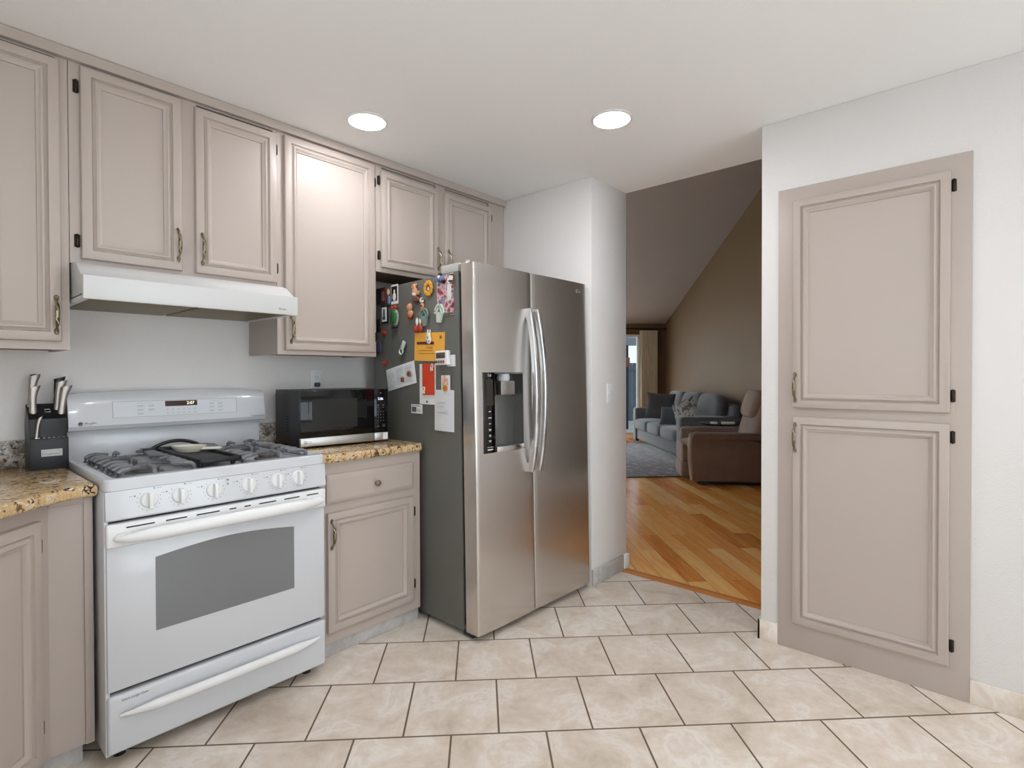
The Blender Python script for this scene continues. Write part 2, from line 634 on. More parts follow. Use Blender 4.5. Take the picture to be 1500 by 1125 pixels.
def window_frame(name, mk, w_, h_, loc, rot, nmull=1):
    root = bpy.data.objects.new(name, None)
    C.objects.link(root)
    root['kind'] = 'structure'
    root.location = loc
    root.rotation_euler = rot
    m = M()
    t = 0.05
    m.box(0, w_, 0, .06, 0, t).box(0, w_, 0, .06, h_ - t, h_).box(0, t, 0, .06, t, h_ - t).box(w_ - t, w_, 0, .06, t, h_ - t)
    for i in range(nmull):
        x = w_ * (i + 1) / (nmull + 1)
        m.box(x - .03, x + .03, 0, .06, t, h_ - t)
    m.build('frame', WHITEP, root)
    M().box(t, w_ - t, .028, .032, t, h_ - t).build('pane', GLASS, root)
    return root


window_frame('added_window_1', 0, 1.9, 1.02, (XL - .08, 1.5, 1.1), (0, 0, R(-90)))  # added window, there to light the kitchen from the left
window_frame('added_door_1', 0, 2.6, 2.12, (-0.15, YB - .08, 0), (0, 0, 0))  # added door, there to light the kitchen from behind

# living room shell, in its own frame
VS = 0.392
sl = lambda v: 2.306 + VS * (11.0 - v)


def uvprism(name, pts, z0, z1, material):
    w_ = [U(a, b)[:2] for a, b in pts]
    return struct(name, M().prism(w_, 'z', z0, z1), material)


uvprism('wall_living_right', [(3.84, 0.5), (3.94, 0.5), (3.94, 11.1), (3.84, 11.1)], 0, 6.6, BROWNW)
lm = M()
for v0, v1, z0, z1 in ((3.0, 5.35, 0, 6.6), (7.65, 11.1, 0, 6.6), (5.35, 7.65, 0, .9), (5.35, 7.65, 2.1, 6.6)):
    lm.prism([U(-1.5, v0)[:2], U(-1.4, v0)[:2], U(-1.4, v1)[:2], U(-1.5, v1)[:2]], 'z', z0, z1)
struct('wall_living_left', lm, BROWNW)
window_frame('added_window_2', 0, 2.3, 1.2, U(-1.42, 5.35, .9), (0, 0, R(45)), 1)  # added window, out of view, to brighten the living room
ww = M()
for u0, u1, z0, z1 in ((-1.5, 0.7, 0, 2.5), (3.30, 3.94, 0, 2.5), (0.7, 3.30, 2.08, 2.5)):
    ww.prism([U(u0, 11)[:2], U(u1, 11)[:2], U(u1, 11.1)[:2], U(u0, 11.1)[:2]], 'z', z0, z1)
struct('wall_living_far', ww, BROWNW)
vm = M()
k0, k1 = 0.6, 11.1
A = [U(-1.5, k1, sl(k1)), U(3.94, k1, sl(k1)), U(3.94, k0, sl(k0)), U(-1.5, k0, sl(k0))]
B = [(a[0], a[1], a[2] + 0.12) for a in A]
vm.loft([A, B])
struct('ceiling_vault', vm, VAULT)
window_frame('door_2', 0, 2.6, 2.08, U(0.7, 11.03), (0, 0, R(-45)))
# patio seen through the far sliding door
uvprism('ground_patio', [(-6, 11.1), (9, 11.1), (9, 22), (-6, 22)], -0.1, -0.02, mat('patio_concrete', (176, 176, 172), 0.9))
fe = thing('patio_fence', 'blue grey board fence beyond the sliding glass door', 'fence', U(0, 14.0), -45)
FEN = mat('fence_grey', (96, 108, 118), 0.8)
fb = M()
for i in range(34):
    fb.box(-2 + i * .2, -2 + i * .2 + .19, 0, .03, 0.02, 1.55)
fb.build('boards', FEN, fe)
M().box(-2, 4.8, -.04, 0, 1.35, 1.45).box(-2, 4.8, -.04, 0, .3, .4).build('rail', FEN, fe)
pg = thing('patio_pergola', 'dark pergola post and grey beam outside the sliding glass door', 'pergola', U(3.25, 12.3), -45)
M().box(.08, .17, 0, .09, -.02, 1.92).build('post', mat('pergola_dark', (44, 50, 56), 0.7), pg)
M().box(-2.5, 2, -.03, .12, 1.92, 2.10).build('beam', mat('pergola_beam', (138, 152, 162), 0.7), pg)
M().box(-2.5, 2, 1.2, 1.35, 2.10, 2.2).build('rafter', mat('pergola_raf', (190, 198, 204), 0.7), pg)
tl = thing('hanging_lantern', 'small brick red lantern hanging by the patio post', 'lantern', U(3.34, 12.1, 1.42), -45)
M().box(-.05, .05, -.05, .05, 0.0, .22, .02).build('body', mat('lantern_red', (150, 92, 84), 0.6), tl)
M().tube([(0, 0, .22), (0, 0, .5)], .006).build('chain', INKD, tl)

# baseboards
bs = M().box(XW, XH - .05, YS - .012, YS, 0, .098, .002)
struct('baseboard_stub', bs, TOE)
struct('baseboard_pantry_left', M().box(XW - .012, XW, .743, YP + .012, 0, .094, .002).box(XW - .012, 2.98, YP, YP + .012, 0, .094, .002), TILEB)
struct('baseboard_pantry_right', M().box(XW - .012, XW, YB, .056, 0, .090, .002), TILEB)
struct('baseboard_living', M().box(XH - .05, XH + .014, YS - .016, YS + .3, 0.0, .095, .006), WHITEP)
struct('baseboard_living_right', M().prism([U(3.826, 1)[:2], U(3.84, 1)[:2], U(3.84, 11)[:2], U(3.826, 11)[:2]], 'z', 0, .1), WHITEP)

# ================================================================== CABINETRY


def door_panel(m, w_, h_, t=0.02, x0=0.0, z0=0.0, sc=1.0):
    """raised-moulding panel door, front at y=-t"""
    prof = [(0.0, 0.0), (0.0, -t + .006), (0.002, -t + .002), (0.006, -t), (0.032, -t), (0.0335, -t + .005), (0.037, -t + .0085), (0.041, -t + .0065), (0.0455, -t - .0005), (0.051, -t - .001), (0.060, -t + .0075), (0.0635, -t + .009), (0.0645, -t + .014), (0.068, -t + .014)]
    rings = []
    for d, y in prof:
        d *= sc
        rings.append([(x0 + x, y, z0 + z) for x, z in rect_ring(0, w_, 0, h_, d)])
    m.loft(rings)


def pull(parent, x, z, y, length=.125):
    """antique pull standing on a face at y, centre (x,z)"""
    L = length / 2
    m = M()
    pts, rad = [], []
    for s_, yy, r_ in [(-1, .0035, .0025), (-.9, .005, .0045), (-.78, .009, .0032), (-.66, .017, .0038), (-.52, .024, .0062), (-.2, .0265, .0072), (.2, .0265, .0072), (.52, .024, .0062), (.66, .017, .0038), (.78, .009, .0032), (.9, .005, .0045), (1, .0035, .0025)]:
        pts.append((x, y - yy, z + s_ * L))
        rad.append(r_)
    m.tube(pts, rad, 10)
    for s_ in (-1, 1):
        pth = []
        for k in range(13):
            a = 2 * PI * k / 12
            pth.append((x + .006 * math.sin(a), y - .003, z + s_ * (L - .004) + .010 * math.cos(a)))
        m.tube(pth, .0022, 6)
        m.box(x - .004, x + .004, y - .002, y, z + s_ * (L - .004) - .007, z + s_ * (L - .004) + .007)
    return m.build('handle', BRASS, parent)


def hinge(parent, x, z, y):
    m = M()
    m.lathe([(0.0, -.026), (.004, -.024), (.0075, -.018), (.0075, .018), (.004, .024), (0, .026)], 'z', 10, (x, y - .005, z))
    m.box(x - .009, x + .008, y - .003, y, z - .023, z + .023, .0025)
    for dz in (-.012, 0, .012):
        m.ell((x, y - .0095, z + dz), (.002, .0015, .002), 6, 4)
    return m.build('hinge', BRONZE, parent)


def cab_door(root, x0, x1, z0, z1, yf, handle=None, hinges=(), hl=.125):
    m = M()
    door_panel(m, x1 - x0, z1 - z0)
    d = m.build('door', CAB, root, (x0, yf, z0))
    if handle:
        pull(d, handle[0] - x0, handle[1] - z0, -.02, hl)
    for hx, hz in hinges:
        hinge(d, hx - x0, hz - z0, .0)
    return d


def wall_cab(label, x0, x1, z0, doors, zt=2.425):
    root = thing('wall_cabinet', label, 'cabinet', ((x0 + x1) / 2, 2.485, z0), 0, 'painted wall cabinets')
    ox, oz = (x0 + x1) / 2, z0
    m = M()
    a, b = x0 - ox, x1 - ox
    m.box(a, b, .018, .312, .012, zt - oz)                      # carcass
    # face frame made of stiles and rails
    m.box(a, b, 0, .018, 0, .035).box(a, b, 0, .018, zt - oz - .03, zt - oz)
    xs = [(a, doors[0][0] - ox + .01)]
    for p, q in zip(doors[:-1], doors[1:]):
        xs.append((p[1] - ox - .01, q[0] - ox + .01))
    xs.append((doors[-1][1] - ox - .01, b))
    for p, q in xs:
        m.box(p, q, 0, .018, .035, zt - oz - .03)
    m.box(a, a + .018, .018, .312, 0, .012).box(b - .018, b, .018, .312, 0, .012)
    m.build('body', CAB, root)
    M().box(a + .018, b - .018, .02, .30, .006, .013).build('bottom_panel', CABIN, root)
    for d in doors:
        hd, hg = d[4], d[5]
        cab_door(root, d[0] - ox, d[1] - ox, d[2] - oz, d[3] - oz, 0.0, (hd[0] - ox, hd[1] - oz) if hd else None, [(p - ox, q - oz) for p, q in hg])
    return root


wall_cab('tall taupe wall cabinet left of the white range hood, cut off by the photo edge', .10, .3945, 1.36, [(.150, .370, 1.389, 2.386, (.354, 1.482), [(.142, 1.5), (.142, 2.28)])])
wall_cab('short two-door taupe wall cabinet directly above the white range hood', .3965, 1.149, 1.675, [(.428, .755, 1.693, 2.391, (.738, 1.795), [(.418, 2.315), (.418, 1.757)]), (.805, 1.145, 1.693, 2.381, (.827, 1.793), [(1.1475, 2.31), (1.1475, 1.762)])])
wall_cab('tall single-door taupe wall cabinet between range hood and refrigerator, above the microwave', 1.151, 1.689, 1.364, [(1.183, 1.674, 1.385, 2.390, (1.207, 1.483), [(1.681, 2.3), (1.681, 1.47)])])
wall_cab('two-door taupe wall cabinet above the refrigerator', 1.691, 2.707, 1.826, [(1.718, 2.122, 1.850, 2.372, (2.112, 1.955), [(1.709, 2.319), (1.709, 1.914)]), (2.172, 2.576, 1.850, 2.366, (2.194, 1.955), [(2.584, 2.3), (2.584, 1.92)])])
cm = M().prism([(2.462, 2.40), (2.462, 2.4375), (2.485, 2.4375), (2.485, 2.425), (2.4835, 2.40)], 'x', .10, 2.709, .0015)
struct('trim_2', cm, CAB)


def carcass_base(root, x0, x1, yf, yb, z0, z1):
    M().box(x0, x1, yf, yb, z0, z1).build('body', CAB, root)


# right base cabinet
bc = thing('base_cabinet', 'taupe base cabinet with drawer under the granite counter holding the microwave', 'cabinet', (1.19, 2.203, 0))
m = M()
m.box(0, .567, 0, .018, .066, .874).box(.0, .567, .018, .59, .10, .874)
m.build('body', CAB, bc)
M().box(0, .567, .016, .030, 0, .10, .001).build('toe_kick', TOE, bc)
cab_door(bc, .041, .517, .118, .652, 0, (.058, .558), [(.526, .2), (.526, .57)])
m = M()
pr = [(0, 0), (0, -.013), (.003, -.018), (.008, -.02), (.016, -.02)]
m.loft([[(x, y, z) for x, z in rect_ring(.041, .521, .692, .822, d)] for d, y in [(0, 0), (0, -.010), (.004, -.012), (.017, -.0195), (.021, -.020), (.026, -.020)]])
dr = m.build('drawer', CAB, bc)
M().lathe([(0, 0), (.006, 0), (.005, -.010), (.008, -.014), (.0145, -.018), (.015, -.022), (.011, -.027), (0, -.029)], 'y', 20, (.29, -.02, .754)).build('knob', BRASS, dr)

# diagonal corner base cabinet at the left
dc = thing('corner_base_cabinet', 'taupe corner base cabinet with diagonal door left of the white range', 'cabinet', (.29, 2.203, 0))
m = M()
fx, fy = 0.0, 0.0
dg = .29
m.prism([(.112, 0), (.112, .58), (-.88, .58), (-.88, -dg), (-dg, -dg), (0, 0)], 'z', .066, .874)
m.build('body', CAB, dc)
M().prism([(.085, .03), (.085, .5), (-.8, .5), (-.8, -dg + .03), (-dg - .03, -dg + .03), (-.012, .03)], 'z', 0, .07).build('toe_kick', TOE, dc)
M().box(.088, .1115, -.007, .0, .066, .874, .0015).box(.0, .088, -.007, .0, .852, .874, .0015).build('face_stile', CAB, dc)
dd = M()
door_panel(dd, .33, .74)
d = dd.build('door', CAB, dc, (-.265, -.265, .085), (0, 0, R(45)))
pull(d, .03, .60, -.02)
hinge(d, .336, .66, 0)
hinge(d, .336, .10, 0)
# the run along the left wall (beside the camera, outside the frame)
rb = thing('sink_base_cabinet', 'taupe base cabinet run along the left wall under the added side window', 'cabinet', (-.59, .9, 0))
M().box(0, .565, 0, 1.008, .10, .874).build('body', CAB, rb)
M().box(0, .52, 0.02, 1.0, 0, .10).build('toe_kick', TOE, rb)

# countertops (slab with eased edge)


def slab(pts, label, bsp):
    root = thing('countertop', label, 'countertop', (pts[0][0], pts[0][1], 0))
    ox, oy = pts[0]
    m = M().prism([(x - ox, y - oy) for x, y in pts], 'z', .8755, .9155, .012, 4)
    m.build('slab', GRAN, root)
    for b in bsp:
        M().box(b[0] - ox, b[1] - ox, b[2] - oy, b[3] - oy, .9157, 1.02, .002).build('backsplash', GRANG, root)
    return root


slab([(1.180, 2.795), (1.180, 2.172), (1.745, 2.172), (1.766, 2.19), (1.766, 2.795)], 'speckled gold granite countertop under the black microwave, right of the range', [(1.181, 1.765, 2.776, 2.796)])
slab([(.409, 2.795), (.409, 2.166), (.36, 2.158), (.315, 2.138), (.265, 2.10), (.04, 1.875), (.02, 1.83), (.02, .88), (-.60, .88), (-.60, 2.795)], 'speckled gold granite corner countertop holding the knife block, left of the range', [(-.58, .408, 2.776, 2.796)])

# pantry
pc = thing('pantry_cabinet', 'tall taupe two-door pantry cabinet set into the white right wall', 'cabinet', (XW, .743, 0), -90)
W_ = .743 - .056
m = M()
m.box(0, W_, -.010, -.0002, 0.0, 2.114, .0012)
m.build('face_frame', CAB, pc)
for z0, z1, hz, hg in ((1.112, 2.052, 1.205, (1.994, 1.179)), (.125, 1.071, .978, (1.018, .204))):
    m = M()
    door_panel(m, .559, z1 - z0)
    d = m.build('door', CAB, pc, (.065, -.010, z0))
    pull(d, .013, hz - z0, -.02)
    for q in hg:
        hinge(d, .567, q - z0, 0)

# ================================================================== RANGE
rg = thing('gas_range', 'white freestanding gas range with oven between the two granite counters', 'range', (.414, 2.10, 0))
RW = .759
m = M()
m.box(-.001, .012, .012, .68, .04, .893, .002).box(RW - .012, RW - .006, .03, .68, .04, .90).box(.012, RW - .012, .60, .68, .04, .90)
m.box(.012, RW - .012, .035, .60, .04, .06).box(.012, RW - .012, .04, .60, .80, .895)
m.build('body', ENAMEL, rg)
M().box(.02, RW - .02, .045, .06, .05, .80).build('oven_front', DARK, rg)
for x in (.05, RW - .05):
    for y in (.08, .60):
        M().lathe([(.018, .0), (.018, .012), (.010, .014), (.010, .04)], 'z', 12, (x, y, 0)).build('foot', BLACKM, rg)
# cooktop with raised rim and sunken well
m = M()
o_ = [(0, .0), (RW, .0), (RW, .655), (0, .655)]


def rr(d, z, r=.02):
    pts = []
    x0, x1, y0, y1 = d, RW - d, d, .655 - d * .4
    for cx, cy, a0 in ((x1 - r, y1 - r, 0), (x0 + r, y1 - r, 90), (x0 + r, y0 + r, 180), (x1 - r, y0 + r, 270)):
        for k in range(5):
            a = R(a0 + 22.5 * k)
            pts.append((cx + r * math.cos(a), cy + r * math.sin(a), z))
    return pts


m.loft([rr(.004, .893), rr(0, .896), rr(0, .928), rr(.004, .933), rr(.030, .933), rr(.040, .922), rr(.06, .918)])
ct = m.build('cooktop', ENAMEL, rg)
# control panel
m = M()
m.prism([(-.008, .806), (.002, .894), (.05, .894), (.05, .800), (-.002, .800)], 'x', .001, RW - .001, .003)
cp = m.build('control_panel', ENAMEL, rg)
kx = [.121, .213, .322, .443, .554, .638]
for i, x in enumerate(kx):
    k = M()
    k.lathe([(0, .006), (.027, .006), (.027, -.001), (.0255, -.005), (.022, -.008), (.0, -.009)], 'y', 32, (x, -.003, .853))
    k.prism([(x - .0065, .853 - .026), (x + .0065, .853 - .026), (x + .0065, .853 + .026), (x - .0065, .853 + .026)], 'y', -.034, -.008, .004, 3)
    k.build('knob', ENAMEL2, rg)
for i, x in enumerate(kx):
    m = M()
    for a in range(-50, 231, 28):
        px_, pz_ = x + .034 * math.cos(R(180 + a * .86)), .853 + .034 * math.sin(R(180 + a * .86))
        yb = -.008 + (pz_ - .806) * .1136
        m.box(px_ - .0011, px_ + .0011, yb - .0006, yb + .001, pz_ - .0013, pz_ + .0013)
    for dx, dz in ((.016, .036), (-.040, .018)):
        px_, pz_ = x + dx, .853 + dz
        yb = -.008 + (pz_ - .806) * .1136
        m.box(px_ - .002, px_ + .002, yb - .0007, yb + .001, pz_ - .002, pz_ + .002)
        m.box(px_ + (.006 if dx > 0 else -.016), px_ + (.022 if dx > 0 else -.006), yb - .0006, yb + .001, pz_ - .0005, pz_ + .0005)
    if i == 2:
        for dz in (.013, .028):
            m.box(.322 + .045, .322 + .049, -.0060, -.002, .853 + dz, .857 + dz)
    m.build('marking', INK, cp)
# oven door
m = M()
m.box(.004, RW - .004, .004, .042, .247, .715, .004)
dv = m.build('oven_door', ENAMEL, rg)
m = M()
m.box(.002, RW - .002, -.008, .042, .712, .790, .008, 3)
lip = m.build('door_top_rail', ENAMEL2, dv)
for a, b in ((.055, .135), (.168, .232), (.262, .338), (.372, .396), (.425, .448), (.480, .545), (.578, .640), (.672, .722)):
    M().box(a, b, -.0092, -.006, .7725, .7765).build('vent_slot', DARK, lip)
# bowed door handle
m = M()
pts, rad = [], []
for i in range(25):
    t = i / 24
    e = math.sin(PI * t)
    pts.append((.024 + .715 * t, -.020 - .036 * e ** .6, .744 + .006 * e))
    rad.append(.010 + .009 * min(1, e * 2.2) if 0 < i < 24 else .004)
m.tube(pts, rad, 14, flat=1.15)
m.ell((.05, -.014, .744), (.032, .016, .017), 12, 8).ell((RW - .048, -.014, .744), (.032, .016, .017), 12, 8)
m.build('handle', ENAMEL2, dv)
# window: flat bottom, arched top
arc = [(.139, .406), (.622, .406)]
for i in range(17):
    t = 1 - i / 16
    arc.append((.139 + .483 * t, .655 + .021 * math.sin(PI * t)))
M().prism(arc, 'y', .0028, .006).build('window', OVENG, dv)
# storage drawer
m = M()
m.box(.002, RW - .002, .0, .042, .045, .233, .010, 3)
sd = m.build('storage_drawer', ENAMEL, rg)
m = M()
pts, rad = [], []
for i in range(21):
    t = i / 20
    e = math.sin(PI * t)
    pts.append((.034 + .692 * t, -.006 - .026 * e ** .5, .170 + .004 * e))
    rad.append(.004 + .010 * min(1, e * 2.2))
m.tube(pts, rad, 12, flat=1.2)
m.build('handle', ENAMEL2, sd)
text('lettering', 'Extra Large Oven', .0105, (.040, -.0006, .2145), sd, INK, shear=.2, sx=1.0)
M().box(.012, RW - .012, .03, .05, .790, .802).build('gap', DARK, rg)
# backguard
m = M()
m.box(.004, RW - .004, .628, .688, .90, 1.05, .004)
bgd = m.build('backguard', ENAMEL, rg)
rings = []
NB = 20
prof = [(.600, 1.046), (.588, 1.050), (.578, 1.066), (.590, 1.150), (.600, 1.186), (.618, 1.204), (.690, 1.204), (.690, 1.046)]
for i in range(NB + 1):
    t = i / NB
    xx = .003 + (RW + .004 - .003) * t
    e = math.sin(PI * t)
    ring = []
    for j, (y, z) in enumerate(prof):
        bow = -.016 * e ** .7 if y < .68 else 0
        zz = z
        if z > 1.1:
            zz = 1.1 + (z - 1.1) * (1 - .13 * (1 - e ** .45))
        ring.append((xx, y + bow, zz))
    rings.append(ring)
m = M().loft(rings)
con = m.build('console', ENAMEL, bgd)


def on_console(x, z):
    t = (x - .003) / (RW + .001)
    e = math.sin(PI * t)
    y = .578 + (z - 1.066) / (1.15 - 1.066) * .012
    return y - .016 * e ** .7


def con_patch(m, x0, x1, z0, z1, off):
    n = 8
    r0, r1, r2, r3 = [], [], [], []
    rings = []
    for i in range(n + 1):
        x_ = x0 + (x1 - x0) * i / n
        rings.append([(x_, on_console(x_, z0) - off, z0), (x_, on_console(x_, z1) - off, z1), (x_, on_console(x_, z1) + .002, z1), (x_, on_console(x_, z0) + .002, z0)])
    m.loft(rings)


PANL = mat('console_overlay', (214, 219, 224), 0.10, coat=0.5)
m = M()
con_patch(m, .145, .625, 1.094, 1.158, .0012)
ov = m.build('keypad_panel', PANL, con)
m = M()
for a, b, c_, d_ in ((.1435, .6265, 1.158, 1.1592), (.1435, .6265, 1.0928, 1.094), (.1435, .145, 1.0928, 1.1592), (.625, .6265, 1.0928, 1.1592)):
    con_patch(m, a, b, c_, d_, .0014)
m.build('keypad_rim', mat('rim_grey', (140, 144, 150), .4), con)
m = M()
con_patch(m, .330, .456, 1.133, 1.156, .0022)
m.build('display', DISP, con)
text('lettering', '2:07', .018, (.413, on_console(.43, 1.145) - .0036, 1.1445), con, DIGIT, rot=(R(98), 0, 0))
m = M()
for r_ in range(2):
    for c_ in range(6):
        x_ = .338 + .021 * c_
        con_patch(m, x_ - .003, x_ + (.003 if c_ < 5 else .009), 1.120 - r_ * .015 - .003, 1.120 - r_ * .015 + .0015, .0018)
for bx in (.228, .268, .505, .542):
    for r_ in range(3 if bx != .268 else 2):
        con_patch(m, bx, bx + .022, 1.138 - r_ * .016, 1.142 - r_ * .016, .0018)
        con_patch(m, bx + .002, bx + .020, 1.1335 - r_ * .016, 1.136 - r_ * .016, .0018)
con_patch(m, .228, .285, 1.1500, 1.1515, .0018)
con_patch(m, .505, .56, 1.1500, 1.1515, .0018)
m.build('marking', PRINTG, con)
m = M()
pth = [(.040 + .0065 * math.cos(a * PI / 8), .5745, 1.076 + .0065 * math.sin(a * PI / 8)) for a in range(17)]
m.tube(pth, .0018, 6)
m.ell((.040, .5750, 1.076), (.0045, .001, .0045), 12, 6)
m.build('emblem', INK, con)
text('lettering', 'Profile', .0145, (.052, on_console(.06, 1.076) - .002, 1.076), con, INK, rot=(R(98), 0, 0), shear=.15)
text('lettering', 'TrueTemp System', .0085, (.690, on_console(.72, 1.071) - .002, 1.071), con, INK, rot=(R(98), 0, 0))
# burners
for bx, by, br in ((.150, .165, .048), (.150, .445, .036), (.590, .165, .040), (.590, .445, .045)):
    m = M()
    m.lathe([(br + .012, .918), (br + .010, .924), (br - .004, .927), (br - .006, .934), (br, .9345), (br, .938), (br - .010, .943), (0, .944)], 'z', 32, (bx, by, 0))
    m.build('burner', BURN, rg)


def grate(x0, x1, side):
    """one cast grate spanning front and back burner; arched ribs run down to the outer rim"""
    m = M()
    zt = .950
    ym = .305
    r_ = .0082
    for y0, y1 in ((.042, ym - .010), (ym + .010, .585)):
        cx, cy = (.150 if side < 0 else .590), (y0 + y1) / 2
        c = .03
        # low perimeter bar resting on the cooktop
        pts = [(x0 + c, y0), (x1 - c, y0), (x1, y0 + c), (x1, y1 - c), (x1 - c, y1), (x0 + c, y1), (x0, y1 - c), (x0, y0 + c), (x0 + c, y0)]
        m.tube([(a, b, .930) for a, b in pts], .0052, 8)
        # arched ribs from the rim on both sides toward the burner
        for xs, sg in ((x0, 1), (x1, -1)):
            for k, yy in enumerate((y0 + .028, cy - .03, cy + .03, y1 - .028)):
                reach = .055 if k in (0, 3) else .045
                m.tube([(xs - sg * .012, yy, .926), (xs - sg * .010, yy, .942), (xs + sg * .002, yy, zt), (xs + sg * .02, yy, zt + .003), (xs + sg * reach, cy + (yy - cy) * .75, zt + .002)], [r_ * .85, r_, r_, r_, r_ * .75], 8)
        # front and back fingers
        for yy, sg in ((y0, 1), (y1, -1)):
            m.tube([(cx, yy, .930), (cx, yy + sg * .004, zt - .004), (cx, yy + sg * .02, zt + .002), (cx, yy + sg * .068, zt + .002)], [r_, r_, r_, r_ * .75], 8)
        m.tube([(cx + .03 * side, cy, .940), (cx + .03 * side, cy, .966)], .005, 8) if y0 > .2 else None
        for (a, b) in ((x0, y0 + c), (x1, y0 + c), (x0, y1 - c), (x1, y1 - c)):
            m.tube([(a, b, .930), (a, b, .918)], .006, 6)
    return m.build('grate', IRON, rg)


grate(.062, .270, -1)
grate(.460, .698, 1)
# centre griddle (lifts off): its own thing
gd = thing('griddle_pan', 'flat black griddle with arched handle on the middle of the range cooktop', 'griddle', (.414, 2.10, 0))
m = M()
m.box(.286, .436, .04, .545, .945, .951, .003)
for a, b, c_, d_ in ((.286, .436, .04, .050), (.286, .436, .535, .545), (.286, .296, .04, .545), (.426, .436, .04, .545)):
    m.box(a, b, c_, d_, .945, .962, .003)
for a in (.305, .418):
    for b in (.08, .5):
        m.lathe([(.008, .919), (.008, .946)], 'z', 8, (a, b, 0))
m.build('plate', IRONB, gd)
m = M()
pts = []
for i in range(15):
    t = i / 14
    pts.append((.275 + .185 * t, .560, .954 + .028 * math.sin(PI * t) ** .8))
m.tube(pts, .0075, 8)
m.box(.236, .30, .540, .575, .946, .960, .003).box(.425, .475, .540, .575, .946, .960, .003)
m.build('handle', BLACKM, gd)
sr = thing('spoon_rest', 'cream oval ceramic spoon rest lying on the black griddle', 'spoon rest', (.772, 2.47, .9525), -38)
m = M()
m.loft([[(.060 * s_ * math.cos(a * PI / 12), .038 * s_ * math.sin(a * PI / 12), z) for a in range(24)] for s_, z in ((.7, .0), (1.05, .018), (1.12, .026), (1.05, .026), (.76, .008))])
m.build('dish', CREAM, sr)
M().box(.045, .125, -.016, .016, .008, .018, .005).build('handle', CREAM, sr)

# ================================================================== RANGE HOOD
hd = thing('range_hood', 'white under-cabinet range hood above the gas range', 'range hood', (.400, 2.29, 1.53))
m = M()
HW = .752
yz = [(.505, .012), (.505, .144), (.19, .144), (.15, .142), (.105, .130), (.07, .108), (.045, .090), (.02, .081), (0, .079), (0, .012), (.004, .0), (.022, .0), (.030, .012)]
rings = []
for x_ in (0, .001, HW - .001, HW):
    rings.append([(x_, a, b) for a, b in yz])
m.prism(yz, 'x', 0, HW, .0012)
m.box(.0, .022, .02, .50, .0, .02, .003).box(HW - .022, HW, .02, .50, .0, .02, .003)
m.build('shell', HOODW, hd)
for a, b in ((.03, .365), (.38, HW - .03)):
    M().box(a, b, .035, .49, .004, .010, .001).build('filter', FILT, hd)
text('lettering', 'Broan', .013, (.668, -.0006, .022), hd, INK)
M().box(-.0045, -.001, .40, .505, .02, .144).build('gap', DARK, hd)

# ================================================================== REFRIGERATOR
FM = Matrix.Translation((1.772, 1.79, 0)) @ Matrix.Rotation(R(-1.4), 4, 'Z') @ Matrix.Rotation(R(-1.0), 4, 'X')
fr = thing('refrigerator', 'stainless side-by-side refrigerator with grey side covered in magnets', 'refrigerator')
fr.matrix_world = FM
FW, FH, SEAM = .903, 1.798, .4085
m = M()
m.box(0, FW, .104, .85, .034, 1.768, .004)
m.build('body', FSIDE, fr)
M().box(.01, FW - .01, .085, .105, .06, 1.76).build('gasket', DARK, fr)
M().box(.012, FW - .012, .05, .12, .010, .034).build('kick_plate', BLACKM, fr)
for x_ in (.05, FW - .05):
    for y_ in (.07, .78):
        M().lathe([(.016, .0 if y_ < .5 else .0136), (.016, .036)], 'z', 12, (x_, y_, -.0012)).build('foot', BLACKM, fr)
for x_ in (.0, FW - .11):
    M().box(x_, x_ + .11, .105, .235, 1.7685, 1.812, .006).build('hinge_cover', mat('hinge_cover_grey', (178, 180, 172), .5), fr)
    M().lathe([(.018, 1.7685), (.018, 1.815), (.012, 1.820), (0, 1.820)], 'z', 16, (x_ + (.03 if x_ < .1 else .08), .07, 0)).box(x_ + .012, x_ + .098, .06, .12, 1.798, 1.806, .002).build('hinge_pin', STEELB, fr)


def fdoor(x0, x1, hole=None):
    """slightly bowed steel door; hole=(a,b,c,d) leaves an opening for the dispenser"""
    m = M()
    n = 14
    z0, z1 = .034, FH

    def yy(x_):
        t = (x_ - x0) / (x1 - x0)
        return -.004 * math.sin(PI * t) ** .8

    def bx(a, b, c, d):
        rings = []
        k = max(2, int(n * (b - a) / (x1 - x0)))
        xs = [a + (b - a) * i / k for i in range(k + 1)]
        for x_ in xs:
            rings.append([(x_, yy(x_), c), (x_, yy(x_), d), (x_, .084, d), (x_, .084, c)])
        m.loft(rings)
    if hole:
        a, b, c, d = hole
        bx(x0, a, z0, z1)
        bx(b, x1, z0, z1)
        bx(a, b, z0, c)
        bx(a, b, d, z1)
        bmesh.ops.remove_doubles(m.bm, verts=m.bm.verts, dist=1e-5)
        fc = {}
        for f in list(m.bm.faces):
            key = tuple(sorted(v.index if v.index >= 0 else id(v) for v in f.verts))
            fc.setdefault(frozenset(v for v in f.verts), []).append(f)
        dead = [f for k_, v_ in fc.items() if len(v_) > 1 for f in v_]
        bmesh.ops.delete(m.bm, geom=dead, context='FACES_ONLY')
    else:
        bx(x0, x1, z0, z1)
    # ease the outer front edges
    es = []
    for e in m.bm.edges:
        p, q = e.verts[0].co, e.verts[1].co
        if abs(p.x - q.x) < 1e-6 and abs(p.y - q.y) < 1e-6 and p.y < .01 and (abs(p.x - x0) < 1e-5 or abs(p.x - x1) < 1e-5):
            es.append(e)
    for xx, off in ((x0, .008 if x0 < .01 else .0025), (x1, .0025)):
        g = [e for e in es if e.is_valid and abs(e.verts[0].co.x - xx) < 1e-5]
        if g:
            bmesh.ops.bevel(m.bm, geom=g, offset=off, segments=3, profile=.5, affect='EDGES')
    return m


